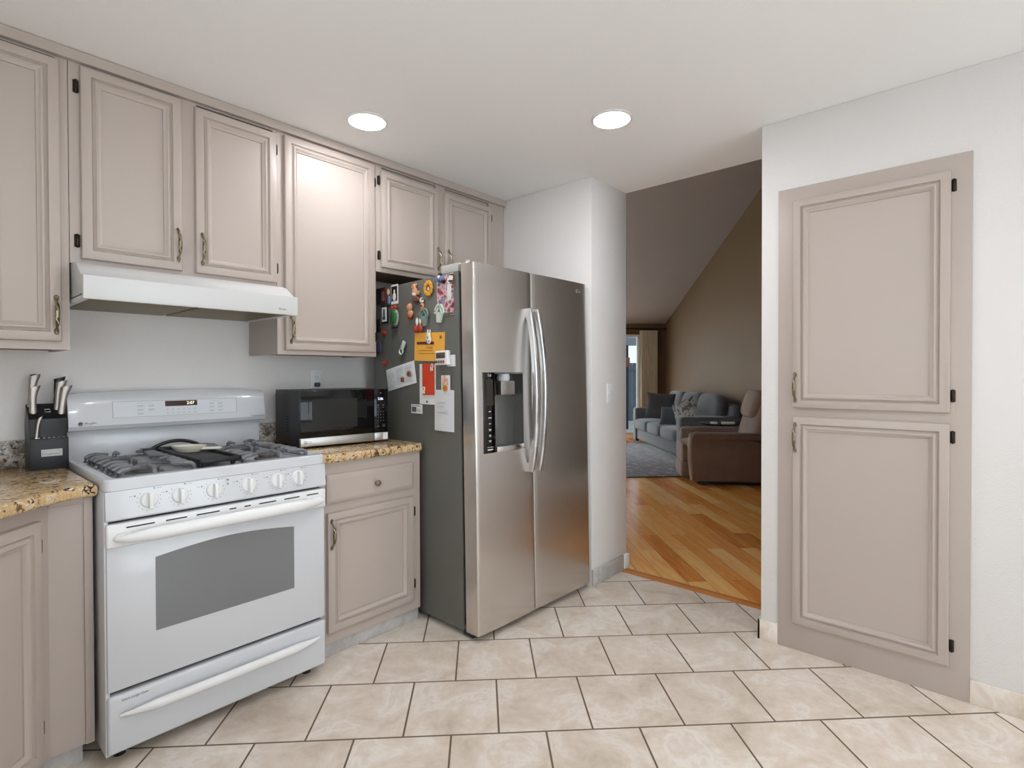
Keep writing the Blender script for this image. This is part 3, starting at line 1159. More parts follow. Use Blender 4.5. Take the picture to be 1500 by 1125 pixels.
ld = fdoor(.0, SEAM - .003, (.051, .338, .888, 1.277)).build('freezer_door', STEEL, fr, ang=30)
ld['label'] = 'left steel door with the ice and water dispenser'
rd = fdoor(SEAM + .003, FW).build('fridge_door', STEEL, fr, ang=30)
# dispenser
m = M()
m.box(.051, .127, -.0075, .02, .888, 1.277, .002)
dp = m.build('control_panel', BLACK, ld)
text('lettering', 'Tall', .018, (.089, -.0082, 1.262), dp, INKL, align='CENTER')
m = M()
m.box(.066, .112, -.0080, -.007, 1.120, 1.243)
m.build('screen', mat('dim_screen', (44, 44, 38), .15), dp)
m = M()
for k, (z_, w1) in enumerate(((1.088, .014), (1.058, .020), (1.030, .012), (1.002, .016), (.974, .012), (.948, .016))):
    m.box(.089 - w1 / 2, .089 + w1 / 2, -.0081, -.007, z_ - .002, z_ + .002)
    if k > 2:
        m.box(.084, .094, -.0081, -.007, z_ - .007, z_ - .005)
m.box(.070, .110, -.0081, -.007, .916, .918).box(.072, .108, -.0081, -.007, .902, .908)
m.build('marking', INKL, dp)
RECS = mat('dispenser_recess', (124, 124, 122), .3, .8)
m = M()
m.box(.127, .338, .070, .078, .888, 1.277).box(.127, .131, .0, .07, .888, 1.277).box(.334, .338, -.002, .07, .888, 1.277).box(.127, .338, .0, .07, 1.270, 1.277)
m.build('dispenser_recess', RECS, ld)
m = M()
m.prism([(.132, -.012), (.165, -.020), (.235, -.024), (.30, -.020), (.333, -.012), (.333, .07), (.132, .07)], 'z', .888, .915, .003)
m.build('drip_tray', STEELB, ld)
M().box(.175, .275, -.004, .05, 1.165, 1.235, .005).build('nozzle', KSTEEL, ld)
M().lathe([(.030, 1.235), (.034, 1.25), (.030, 1.27), (0, 1.271)], 'z', 18, (.225, .03, 0)).build('ice_chute', PRINTG, ld)
M().box(.139, .16, .02, .05, 1.16, 1.235).build('button', BLACKM, ld)
M().prism([(.145, .995), (.195, 1.00), (.192, 1.13), (.150, 1.13)], 'y', .045, .055).build('paddle', mat('paddle_grey', (120, 122, 122), .4), ld)


def fhandle(x_, sgn, parent):
    m = M()
    zt_, zb_ = 1.608, .762
    pts = []
    n = 22
    rings = []
    for i in range(n + 1):
        t = i / n
        z_ = zb_ + (zt_ - zb_) * t
        e = math.sin(PI * t)
        y_ = -.030 - .046 * e ** .8
        w2 = .0125 if 0 < i < n else .009
        yb_ = y_ + .030 if 1 < i < n - 1 else .0
        xo = sgn * .006 * e
        rings.append([(x_ + xo - w2, yb_, z_), (x_ + xo - w2, y_ + .006, z_), (x_ + xo - w2 * .6, y_, z_), (x_ + xo + w2 * .6, y_, z_), (x_ + xo + w2, y_ + .006, z_), (x_ + xo + w2, yb_, z_)])
    m.loft(rings)
    return m.build('handle', HSTEEL, parent, ang=50)


fhandle(SEAM - .030, -1, ld)
fhandle(SEAM + .028, 1, rd)
m = M()
pth = [(.818 + .009 * math.cos(a * PI / 8), -.0035, 1.748 + .009 * math.sin(a * PI / 8)) for a in range(2, 15)]
m.tube(pth, .0013, 6)
m.box(.818, .819, -.0035, -.002, 1.744, 1.752)
m.build('emblem', HSTEEL, rd)
text('lettering', 'LG', .016, (.831, -.0026, 1.747), rd, HSTEEL)

# ---- things held on the refrigerator's grey side (local x=0 plane, facing -x)
SIDE = FM @ Matrix.Rotation(R(-90), 4, 'Z')   # local: x -> -(fridge y), front (-y) -> fridge -x
GF = 'magnets and papers on the refrigerator side'


def side_thing(name, label, cat, y, z, roll=0.0, off=0.0):
    """origin centred on fridge-side point (y,z); in its own frame x runs to the right, z up, front is -y"""
    o = thing(name, label, cat, group=GF)
    o.matrix_world = FM @ Matrix.Translation((-.0006 - off, y, z)) @ Matrix.Rotation(R(-90), 4, 'Z') @ Matrix.Rotation(R(roll), 4, 'Y')
    return o


def paper(name, label, w_, h_, y, z, material, roll=0, off=0.0, cat='paper', curl=.002, t=.0006, part='sheet'):
    o = side_thing(name, label, cat, y, z, roll, off)
    m = M()
    n = 10
    rings = []
    for i in range(n + 1):
        s_ = i / n
        x_ = -w_ / 2 + w_ * s_
        yy = -curl * math.sin(PI * s_) * .8 - .0006
        rings.append([(x_, yy, -h_ / 2), (x_, yy - t, -h_ / 2), (x_, yy - t, h_ / 2), (x_, yy, h_ / 2)])
    m.loft(rings)
    m.build(part, material, o)
    return o


def pmark(o, rects, material, y=-.0040, name='print'):
    m = M()
    for a, b, c_, d_ in rects:
        m.box(a, b, y, y + .0028, c_, d_)
    return m.build(name, material, o)


PAPER = mat('white_paper', (226, 228, 228), .7)
ENV = mat('manila_envelope', (238, 176, 72), .65)
REDP = mat('red_card', (206, 66, 34), .6)
# big photo card
o = paper('photo_print', 'tall team photo with players in white and red, topmost right on the fridge side', .128, .205, .202, 1.664, pic_material('team_photo', [(60, 36, 50), (150, 50, 60), (214, 186, 190), (90, 60, 84), (190, 200, 220)], 22), part='photo')
m = M()
m.ell((.034, -.006, .065), (.013, .002, .016), 10, 6).box(.02, .05, -.0055, -.003, -.03, .05, .004)
m.build('white_figure', mat('white_shirt', (226, 222, 220), .6), o)
pmark(o, [(-.06, .06, -.100, -.090)], mat('green_caption', (74, 104, 82), .6), name='caption_strip')


def blob_magnet(name, label, y, z, parts, cat='magnet', off=0.004):
    """parts: (part name, material, [(cx,cz,rx,rz,ry[,cy])...])"""
    o = side_thing(name, label, cat, y, z, 0, 0.0)
    for nm, mt, els in parts:
        m = M()
        for e in els:
            cx, cz, rx, rz, ry = e[:5]
            cy = e[5] if len(e) > 5 else -ry
            m.ell((cx, cy, cz), (rx, ry, rz), 14, 8)
        m.build(nm, mt, o)
    return o


TAN = mat('tan_resin', (196, 142, 104), .45)
TAND = mat('brown_resin', (110, 66, 42), .45)
WHT = mat('white_resin', (224, 222, 212), .4)
REDR = mat('red_resin', (168, 56, 30), .4)
BLUR = mat('blue_resin', (96, 122, 168), .4)
YEL = mat('sunflower_yellow', (216, 156, 36), .5)
GRN = mat('green_resin', (38, 92, 50), .45)
CLIPG = mat('pale_green_clip', (198, 212, 198), .35)
CLIPD = mat('teal_clip', (118, 140, 130), .35)
# sunflower frame magnet
o = side_thing('magnet', 'yellow sunflower magnet near the top of the fridge side', 'magnet', .327, 1.713)
m = M()
for k in range(10):
    a = 2 * PI * k / 10
    m.ell((.027 * math.cos(a), -.007, .030 * math.sin(a)), (.012, .006, .013), 10, 6)
m.lathe([(.024, -.001), (.028, -.008), (.022, -.013), (.017, -.010), (.017, -.001)], 'y', 24)
m.build('petals', YEL, o)
M().ell((0, -.006, 0), (.018, .004, .020), 14, 6).build('centre', TAND, o)
M().ell((.003, -.010, -.004), (.006, .002, .010), 10, 6).build('white_figure', WHT, o)
blob_magnet('magnet', 'tan bear figure magnet with white skirt, left of the sunflower magnet', .437, 1.70, [('body', TAN, [(-.006, .034, .018, .017, .010), (.006, .046, .008, .008, .006), (.004, .004, .022, .026, .012), (.028, .000, .010, .012, .007)]), ('skirt', WHT, [(.004, -.006, .018, .012, .013)]), ('base', TAND, [(.012, -.034, .032, .016, .012)])])
blob_magnet('magnet', 'tan seated figure magnet with red mouth, lowest of the three tan figures', .480, 1.611, [('body', TAN, [(0, .020, .022, .022, .012), (.004, -.012, .024, .018, .011)]), ('hat', TAND, [(-.006, .040, .018, .008, .008)]), ('base', REDR, [(0, -.032, .020, .010, .012)])])
blob_magnet('magnet', 'small tan and white figure magnet just below the sunflower magnet', .376, 1.639, [('head', WHT, [(-.002, .018, .016, .014, .010)]), ('face', TAN, [(0, -.012, .016, .018, .009)]), ('feature', TAND, [(.002, -.010, .008, .006, .012), (.010, .022, .005, .005, .012)])])


def loop_clip(label, y, z, material, rollv=0, s=1.0, rings_=2):
    o = side_thing('magnetic_clip', label, 'clip', y, z, rollv)
    m = M()
    for sg in ((-1, 1) if rings_ == 2 else (0,)):
        pth = []
        for k in range(17):
            a = 2 * PI * k / 16
            px_, pz_ = .011 * math.cos(a), .024 * math.sin(a)
            ca, sa = math.cos(R(-24 * sg)), math.sin(R(-24 * sg))
            pth.append((s * (sg * .020 + px_ * ca + pz_ * -sa * -1), -.010, s * (.022 + pz_ * ca)))
        m.tube(pth, .0058 * s, 8)
    m.loft([[(s * x_, y_, s * z_) for x_, z_ in ((-.024, .008), (.024, .008), (.014, -.044), (-.014, -.044))] for y_ in (-.002, -.012)])
    m.build('body', material, o)
    M().box(-.012 * s, .012 * s, -.002, 0, -.03 * s, .0).build('magnet_disc', INKD, o)
    return o


loop_clip('pale green rabbit-eared magnetic clip holding the tall team photo', .240, 1.575, CLIPG, 8)
loop_clip('teal grey rabbit-eared magnetic clip beside the red cherries magnet', .360, 1.567, CLIPD, -4)
blob_magnet('magnet', 'white and red cherries magnet just above the manila envelope', .408, 1.530, [('leaf', WHT, [(-.016, .020, .010, .022, .007), (.012, .024, .008, .024, .007)]), ('cherry', REDR, [(-.022, -.018, .018, .019, .012)]), ('cherry', REDR, [(.016, -.016, .019, .020, .012)])])
blob_magnet('magnet', 'blue and white figure magnet pinning the team photo top left', .232, 1.748, [('body', BLUR, [(-.014, .0, .018, .016, .010), (.014, -.002, .020, .014, .010)]), ('wing', INKD, [(.0, .022, .010, .008, .008), (.022, -.018, .009, .008, .012)]), ('head', WHT, [(.002, .006, .009, .010, .013)])])
blob_magnet('magnet', 'cream striped figure magnet pinning the team photo top right', .146, 1.738, [('body', CREAM, [(-.002, .004, .015, .020, .009)]), ('stripe', INKD, [(.006, .016, .012, .004, .011), (-.004, -.012, .014, .004, .010)])])
# small photos further back
o = paper('photo_print', 'white bordered black photo of a person in white at the fridge side top', .066, .107, .630, 1.719, PAPER, part='photo')
pmark(o, [(-.026, .026, -.036, .044)], mat('photo_black', (28, 26, 26), .4), name='picture')
M().ell((.002, -.0045, .016), (.008, .0012, .010), 10, 6).ell((.001, -.0045, -.014), (.017, .0012, .024), 12, 6).build('white_figure', WHT, o)
o = side_thing('magnet', 'dark red brown square plaque magnet, far upper left of the fridge side', 'magnet', .731, 1.724)
M().box(-.030, .030, -.010, 0, -.045, .045, .004).build('plaque', mat('maroon_plaque', (92, 46, 40), .45), o)
M().ell((0, -.011, .010), (.016, .004, .014), 12, 6).ell((0, -.011, -.018), (.018, .003, .016), 12, 6).build('relief', pic_material('relief_mix', [(40, 30, 30), (150, 100, 84), (70, 80, 110)], 60), o)
blob_magnet('magnet', 'blond and blue figure magnet between the maroon plaque and white bordered photo', .681, 1.709, [('head', mat('blond_resin', (214, 176, 122), .5), [(-.002, .028, .011, .018, .006)]), ('body', BLUR, [(.004, -.018, .012, .026, .006)])])
o = side_thing('magnet', 'black framed black and white picture magnet left of the green cactus magnet', 'magnet', .724, 1.617)
M().box(-.032, .032, -.006, 0, -.050, .050, .003).build('frame', BLACKM, o)
M().box(-.023, .023, -.0075, -.005, -.040, .040).build('picture', PAPER, o)
pmark(o, [(-.010, .008, -.030, .030), (-.016, .012, -.030, -.012)], INK, -.0085)
blob_magnet('magnet', 'green cactus pot magnet with red top left of the tan figures', .624, 1.597, [('pot', mat('clear_glassy', (150, 158, 140), .2), [(0, -.008, .040, .052, .008)]), ('cactus', GRN, [(0, -.004, .030, .040, .014)]), ('flowers', REDR, [(-.014, .048, .012, .012, .010), (.012, .050, .012, .012, .010)]), ('feet', INKD, [(0, -.058, .026, .010, .012)])])
for lb, y_, z_ in (('small red push magnet above the tilted note, under the black framed picture', .731, 1.515), ('small red push magnet at the top left corner of the tilted white note', .727, 1.345)):
    o = side_thing('push_magnet', lb, 'magnet', y_, z_)
    M().lathe([(.013, -.0005), (.014, -.006), (.008, -.010), (.010, -.018), (.006, -.021), (0, -.021)], 'y', 18).build('cap', REDR, o)
    M().lathe([(.010, 0), (.010, -.002), (0, -.002)], 'y', 12, (0, .0, -.0)).build('magnet_disc', INKD, o)
o = side_thing('magnet', 'dark rectangular magnet at the rear top corner of the fridge side', 'magnet', .786, 1.724)
M().box(-.018, .018, -.006, 0, -.045, .045, .002).build('plaque', INKD, o)
o = side_thing('magnet', 'tall dark magnet at the rear edge below the top corner of the fridge side', 'magnet', .792, 1.560)
M().box(-.015, .015, -.006, 0, -.038, .038, .002).build('plaque', BLACKM, o)
o = side_thing('magnet', 'purple square magnet at the rear edge of the fridge side', 'magnet', .790, 1.435)
M().box(-.020, .020, -.006, 0, -.030, .030, .002).build('plaque', mat('purple_mag', (88, 82, 124), .5), o)
# slanted white clip
o = side_thing('magnetic_clip', 'white oval magnetic clip tilted right, hanging alone above the tilted note', 'clip', .552, 1.418, 32)
m = M()
pth = [(.014 * math.cos(2 * PI * k / 16), -.012, -.018 + .016 * math.sin(2 * PI * k / 16)) for k in range(17)]
m.tube(pth, .005, 8)
m.box(-.013, .013, -.018, -.008, -.004, .042, .004)
m.build('body', CLIPG, o)
M().box(-.008, .008, -.009, 0, -.04, .03, .003).build('magnet_disc', INKD, o)
# manila envelope
o = paper('envelope', 'yellow manila envelope clipped to the middle of the fridge side', .246, .146, .334, 1.415, ENV, 3.0, part='sheet')
pmark(o, [(-.100, .040, .012, .026)], mat('brown_tape', (92, 40, 20), .5), -.0042, 'address_strip')
pmark(o, [(.085, .099, .040, .056), (-.09, .03, -.020, -.0185), (-.09, .05, -.034, -.0325), (-.02, .03, -.006, -.004)], mat('brown_ink', (150, 88, 34), .6), -.0040)
blob_magnet('magnetic_clip', 'white spotted rabbit clip on the manila envelope', .322, 1.462, [('body', WHT, [(0, -.012, .020, .022, .008, -.013), (0, .010, .015, .014, .008, -.013)]), ('ear', WHT, [(-.008, .030, .005, .012, .004, -.012)]), ('ear', WHT, [(.010, .028, .005, .012, .004, -.012)]), ('spots', BLUR, [(.002, -.002, .005, .004, .003, -.021), (-.010, -.018, .004, .004, .003, -.020), (.010, -.020, .004, .004, .003, -.020)])], 'clip')
# timer
o = side_thing('kitchen_timer', 'white digital kitchen timer on the fridge side, right of the manila envelope', 'timer', .211, 1.353, 0, .004)
M().box(-.048, .048, -.022, -.0, -.036, .036, .006, 3).build('case', ENAMEL2, o)
M().box(-.038, .030, -.0235, -.020, -.002, .026, .001).build('display', mat('lcd_dark', (84, 76, 66), .2), o)
for k, c_ in enumerate((INK, INK, REDR, REDR)):
    M().box(-.042 + .018 * k, -.029 + .018 * k, -.0245, -.020, -.026, -.012, .002).build('button', c_, o)
o = paper('white_card', 'small plain white card just behind the kitchen timer', .060, .056, .163, 1.338, PAPER, cat='card')
# note sheets
o = paper('folded_note', 'tilted white printed note left of centre on the fridge side', .262, .120, .583, 1.268, PAPER, -10, part='sheet', curl=.006)
rows = []
for c_ in range(3):
    for r_ in range(8):
        rows.append((-.115 + .083 * c_, -.115 + .083 * c_ + (.062 if (r_ * 7 + c_ * 3) % 4 else .04), .042 - .012 * r_, .0435 - .012 * r_))
pmark(o, rows, PRINTG, -.0085)
for lb, y_, z_ in (('upper brown square magnet on the tilted white note', .498, 1.281), ('lower brown square magnet on the tilted white note', .556, 1.249)):
    o = side_thing('square_magnet', lb, 'magnet', y_, z_, 0, .006)
    M().box(-.014, .014, -.008, -.001, -.013, .013, .003).build('block', mat('brown_square', (134, 84, 66), .5), o)
    M().box(-.006, .006, -.0088, -.0075, -.005, .005, .001).build('face', TAND, o)
o = paper('letter_sheet', 'white sheet hanging behind the red card, under the manila envelope', .132, .208, .352, 1.224, PAPER, 1.0, part='sheet')
pmark(o, [(-.008, .004, -.096, -.086)], INK)
o = paper('greeting_card', 'tall red card with candy canes on a white sheet, below the envelope', .098, .160, .340, 1.249, REDP, .5, .005, cat='card')
for cx, cz in ((.034, .060), (-.034, -.056)):
    m = M()
    pth = [(cx - .006, -.006, cz - .018), (cx - .006, -.006, cz + .006), (cx, -.006, cz + .016), (cx + .008, -.006, cz + .014), (cx + .010, -.006, cz + .004), (cx + .004, -.006, cz - .006), (cx + .008, -.006, cz - .016)]
    m.tube(pth, .0035, 6)
    m.build('candy_cane', WHT, o)
o = paper('long_note', 'long plain white sheet hanging lowest right on the fridge side', .150, .205, .220, 1.092, mat('white_paper_b', (218, 220, 222), .7), 1.2, .002, part='sheet', curl=.005)
pmark(o, [(-.05, .02, .040, .0412), (-.05, .0, .020, .0212), (-.055, .03, -.01, -.0088)], PRINTG, -.0075)
o = paper('picture_card', 'small white card with colourful gingerbread picture above the long white sheet', .068, .090, .201, 1.222, PAPER, 0, .006, cat='card')
M().ell((0, -.0045, .010), (.024, .0015, .034), 14, 6).build('picture', pic_material('ginger_picture', [(196, 60, 50), (232, 200, 180), (214, 130, 60), (240, 230, 226), (120, 150, 70)], 70), o)
M().ell((0, -.006, -.018), (.020, .0015, .016), 12, 6).build('figure', pic_material('ginger_fig', [(160, 84, 40), (214, 140, 60), (96, 120, 60)], 60), o)
o = paper('business_card', 'small white business card alone, lowest left on the fridge side', .096, .048, .446, 1.095, PAPER, 1, cat='card')
pmark(o, [(-.038, -.002, -.016, .010), (.004, .036, .014, .016), (.004, .030, -.004, -.002), (.004, .036, -.012, -.010), (-.036, .02, .017, .019)], INK)

# ================================================================== MICROWAVE
mw = thing('microwave', 'black microwave oven with steel strip on the right granite counter', 'microwave', (1.223, 2.412, .9157), -6.0)
MWW, MWD, MWH = .4555, .335, .277
m = M()
m.box(0, MWW, .018, MWD, .012, MWH, .004)
m.build('body', BLACKM, mw)
for a in (.04, MWW - .04):
    for b in (.05, MWD - .05):
        M().lathe([(.012, 0), (.012, .013)], 'z', 10, (a, b, 0)).build('foot', BLACKM, mw)
m = M()
m.box(.0, .376, 0, .018, .052, MWH, .001)
md = m.build('door', MWGL, mw)
M().box(.055, .285, -.0006, .002, .092, .235).build('window', MWIN, md)
STRIP = mat('satin_steel', (0.50, 0.49, 0.47), 0.38, 1.0)
M().box(0, .376, -.001, .018, .012, .052, .001).build('steel_strip', STRIP, md)
m = M()
pth = [(.022 + .0075 * math.cos(a * PI / 8), -.0016, .032 + .0075 * math.sin(a * PI / 8)) for a in range(17)]
m.tube(pth, .0011, 6)
m.box(.0215, .0228, -.0022, -.001, .028, .036).box(.0215, .026, -.0022, -.001, .028, .0293)
m.build('emblem', INK, md)
text('lettering', 'LG', .016, (.034, -.0014, .032), md, INK)
m = M()
m.box(.379, MWW, 0, .018, .052, MWH, .001)
mp_ = m.build('keypad', MWGL, mw)
M().box(.379, MWW, -.001, .018, .012, .052, .001).build('steel_strip', STRIP, mp_)
text('lettering', '2:06', .018, (.414, -.0012, .226), mp_, DIGITB, align='CENTER')
m = M()
for r_ in range(4):
    for c_ in range(3):
        cx, cz = .400 + .0155 * c_, .160 - .0155 * r_
        m.lathe([(.0022, -.0009), (.0022, .001)], 'y', 8, (cx, 0, cz))
m.box(.396, .406, -.0008, .001, .192, .195).box(.426, .436, -.0008, .001, .192, .195).box(.392, .405, -.0008, .001, .182, .1835).box(.424, .437, -.0008, .001, .182, .1835)
m.box(.396, .406, -.0008, .001, .083, .086).box(.424, .440, -.0008, .001, .083, .086).box(.424, .440, -.0008, .001, .092, .0935).box(.41, .42, -.0008, .001, .255, .258)
m.build('marking', mat('dim_ink', (130, 130, 134), .5), mp_)
M().box(.427, .4545, -.0022, -.0005, .016, .050).build('sticker', PAPER, mp_)
m = M()
for k in range(6):
    m.box(-.0006, .002, .15, .185, .075 + .014 * k, .081 + .014 * k)
m.build('side_vents', DARK, mw)

# ================================================================== KNIFE BLOCK
kb = thing('knife_block', 'black slanted knife block on the granite counter left of the range', 'knife block', (.300, 2.635, .9157))
m = M()
m.prism([(0, 0), (.135, 0), (.135, .16), (.110, .243), (.030, .188), (.030, .118), (0, .118)], 'x', 0, .111, .002)
m.build('block', BLACKM, kb)
M().box(.0015, .1095, -.004, .0, .002, .114, .0015).build('front_panel', SLATE, kb)
M().box(.030, .091, -.0062, -.003, .050, .076, .001).build('name_plate', INKL, kb)
m = M()
m.tube([(.034, -.0066, .056), (.034, -.0066, .066), (.038, -.0066, .070), (.084, -.0066, .070), (.087, -.0066, .067), (.084, -.0066, .064)], .0006, 5)
m.build('emblem', INK, kb)
text('lettering', 'Cuisinart', .011, (.0605, -.0066, .060), kb, INK, align='CENTER', sx=1.15)
m = M()
for k in range(6):
    m.box(.024 + .0145 * k, .027 + .0145 * k, .008, .024, .117, .1195)
m.build('steak_slots', STEELB, kb)
m = M()
m.tube([(.050, .058, .2125), (.066, .058, .2125), (.066, .072, .222), (.050, .072, .222), (.050, .058, .2125)], .0012, 6)
m.build('slot_ring', STEELB, kb)
GK = 'knives standing in the black knife block'


def knife(label, x, y, z, length, lean, mat_=None, tilt=0, s=1.0, cap=None):
    o = thing('kitchen_knife', label, 'knife', (.300 + x, 2.635 + y, .9157 + z), 0, GK)
    o.rotation_euler = (R(lean), R(tilt), 0)
    m = M()
    prof = [(0, .0105, .007), (.12, .012, .0085), (.35, .0105, .008), (.6, .0115, .0085), (.82, .0135, .009), (.93, .0165, .0095), (1.0, .017, .0095)]
    rings = []
    for t, a, b in prof:
        z_ = t * length
        sh = .006 * max(0, t - .7) / .3
        rings.append([(sh + a * s * math.cos(q * PI / 6), b * s * math.sin(q * PI / 6), z_ + (.006 * math.cos(q * PI / 6) * max(0, t - .9) * 10)) for q in range(12)])
    m.loft(rings)
    m.build('handle', mat_ or KSTEEL, o)
    M().box(-.0095 * s, .0095 * s, -.0012, .0012, -.05, .001).build('blade', STEELB, o)
    if cap:
        M().ell((.006, 0, length - .002), (.015 * s, .0095 * s, .006), 12, 6).build('end_cap', cap, o)
    return o


knife('tallest steel-handled knife at the rear left of the knife block', .014, .098, .225, .130, -6, cap=BLACKM, tilt=4)
knife('shorter steel-handled knife at the front left of the knife block', .017, .065, .205, .105, -4)
knife('rear right steel-handled knife in the knife block beside the black sharpener', .090, .080, .213, .118, -6, tilt=5)
knife('front right steel-handled knife in the knife block nearest the range', .098, .058, .200, .112, -4, tilt=7)
knife('black-handled sharpener at the rear right of the knife block', .094, .105, .232, .112, -6, BLACKM, tilt=2, s=1.05)
knife('slim steel-handled knife leaning at the front left lower tier', .020, .017, .119, .080, -4, s=.42, tilt=6)

# ================================================================== OUTLET, SWITCH, LIGHTS
ol = thing('wall_outlet', 'white duplex outlet with dark plug-in on the wall above the microwave', 'outlet', (1.512, 2.80, 1.235))
M().box(-.036, .036, -.006, -.0005, -.060, .060, .002).build('cover_plate', ENAMEL2, ol)
for dz in (.020,):
    M().lathe([(0, -.0085), (.016, -.0085), (.017, -.006), (.017, -.004)], 'y', 20, (0, 0, dz)).build('socket', ENAMEL2, ol)
M().box(-.007, -.005, -.009, -.0083, .017, .026).box(.005, .007, -.009, -.0083, .017, .026).box(-.002, .002, -.009, -.0083, .008, .012).build('slots', INKD, ol)
M().box(-.016, .016, -.022, -.006, -.034, -.010, .006, 3).build('plug_in', mat('plug_blue_grey', (70, 84, 98), .4), ol)
sw = thing('light_switch', 'white light switch plate on the white wall right of the refrigerator', 'light switch', (2.915, YS, 1.147))
M().box(-.036, .036, -.006, -.0005, -.060, .060, .002).build('cover_plate', ENAMEL2, sw)
for dx in (-.009, .009):
    M().prism([(-.006, -.006), (-.0075, .010), (-.014, .006), (-.013, .001)], 'x', dx - .0055, dx + .0055).build('toggle', ENAMEL2, sw)
for i, (x_, y_, lb) in enumerate(((1.427, 2.16, 'round recessed ceiling light near the cabinets, left of the two'), (2.166, 1.309, 'round recessed ceiling light nearer the doorway, right of the two'), (.55, .75, 'added round ceiling light out of view over the kitchen'), (1.25, .3, 'added round ceiling light out of view near the pantry'), (.2, -.9, 'added round ceiling light out of view near the left wall'), (1.5, -1.2, 'added round ceiling light out of view by the near wall'))):
    cl = thing('ceiling_light', lb, 'ceiling light', (x_, y_, H), 0, 'recessed ceiling lights')  # the last four are added out of frame to brighten the kitchen
    M().lathe([(.082, -.0005), (.094, -.0005), (.094, -.003), (.086, -.008), (.082, -.008), (.082, -.0005)], 'z', 40).build('trim_ring', ENAMEL2, cl)
    M().lathe([(.0, -.001), (.0815, -.001), (.0815, -.0065), (.0, -.007)], 'z', 40).build('lens', LENS, cl)

# ================================================================== LIVING ROOM
rug = thing('area_rug', 'purple grey patterned rug on the wood floor before the sofa', 'rug', U(1.45, 8.1), -45)
M().box(-1.6, 1.6, -1.63, 1.55, .0005, .011, .002).build('pile', rug_material(), rug)
M().box(-1.6, 1.6, -1.645, -1.63, .0005, .012).box(-1.6, 1.6, 1.55, 1.565, .0005, .012).build('binding', INKD, rug)

sf = thing('sofa', 'grey fabric three-seat sofa against the brown living room wall', 'sofa', U(2.86, 7.58, .0115), -45)
# local: x toward the wall (u), y along v, front faces -x
SL = 2.40
m = M()
m.box(.03, .92, .02, SL - .02, .05, .24, .02)
m.build('base', SOFA, sf)
for y0 in (0.0, SL - .17):
    m = M()
    m.prism([(.0, .05), (.0, .58), (.01, .61), (.04, .63), (.86, .63), (.92, .60), (.93, .05)], 'y', y0, y0 + .17, .03, 4)
    m.build('arm', SOFA, sf)
for k in range(3):
    w1 = (SL - .34) / 3
    cy = .17 + w1 * (k + .5)
    M().ell((.36, cy, .335), (.39, w1 / 2 + .004, .105), 28, 14, .35, .22).build('seat_cushion', SOFA, sf)
    o = M().ell((0, 0, 0), (.12, w1 / 2 + .01, .27), 24, 16, .45, .45).build('back_cushion', SOFA, sf, (.68, cy, .675), (0, R(10), 0))
M().box(.80, .95, .10, SL - .10, .05, .80, .05, 4).build('backrest', SOFA, sf)
for a in (.06, .86):
    for b in (.06, SL - .06):
        M().box(a - .03, a + .03, b - .03, b + .03, .0, .052, .004).build('leg', BLACKM, sf)


def pillow(label, w_, h_, t, u, v, z, rot, material, name='throw_pillow', extra=None):
    o = thing(name, label, 'pillow', U(u, v, z), 0)
    o.rotation_euler = rot
    m = M()
    N = 12
    for sg in (1, -1):
        V = [[m.bm.verts.new((w_ / 2 * (a * (1 - .06 * (1 - b * b))), sg * t / 2 * max(0, (1 - abs(a) ** 2.6) * (1 - abs(b) ** 2.6)) ** .55, h_ / 2 * (b * (1 - .06 * (1 - a * a))))) for b in [2 * j / N - 1 for j in range(N + 1)]] for a in [2 * i / N - 1 for i in range(N + 1)]]
        for i in range(N):
            for j in range(N):
                m.bm.faces.new([V[i][j], V[i + 1][j], V[i + 1][j + 1], V[i][j + 1]])
    bmesh.ops.remove_doubles(m.bm, verts=m.bm.verts, dist=1e-5)
    m.build('cover', material, o)
    return o


# pillows stand on the seat, turned to face the room
pillow('large charcoal throw pillow at the far end of the sofa', .50, .47, .16, 3.12, 9.22, .70, (R(-14), R(3), R(-78)), SOFAD)
pillow('small slate throw pillow in the middle of the sofa', .42, .30, .13, 3.05, 8.42, .595, (R(-16), R(-2), R(-92)), SOFAT)
STR = pic_material('striped_pillow', [(50, 52, 54), (150, 148, 142), (120, 118, 114), (44, 44, 44), (120, 106, 94)], 12, .9)
pillow('patterned light grey throw pillow near the close arm of the sofa', .42, .42, .14, 3.08, 7.95, .675, (R(-14), R(-24), R(-100)), STR)

# end table between sofa and recliner
et = thing('end_table', 'round dark end table between the sofa and the recliner', 'table', U(3.22, 7.02), -45)
M().lathe([(.0, .585), (.26, .585), (.29, .592), (.30, .602), (.29, .610), (0, .610)], 'z', 36).build('tabletop', BLACK, et)
M().lathe([(.16, .002), (.16, .02), (.05, .04), (.028, .08), (.028, .57), (.06, .586)], 'z', 20).build('pedestal', BLACKM, et)
cs = thing('coaster', 'small white coaster on the dark end table', 'coaster', U(3.10, 7.0, .6105), -20)
M().lathe([(0, 0), (.045, 0), (.047, .006), (.044, .012), (0, .012)], 'z', 20).build('disc', PAPER, cs)
rm = thing('remote_control', 'white remote control on the dark end table', 'remote control', U(3.28, 6.97, .6105), -50)
M().box(-.085, .085, -.024, .024, 0, .016, .005).build('case', PAPER, rm)

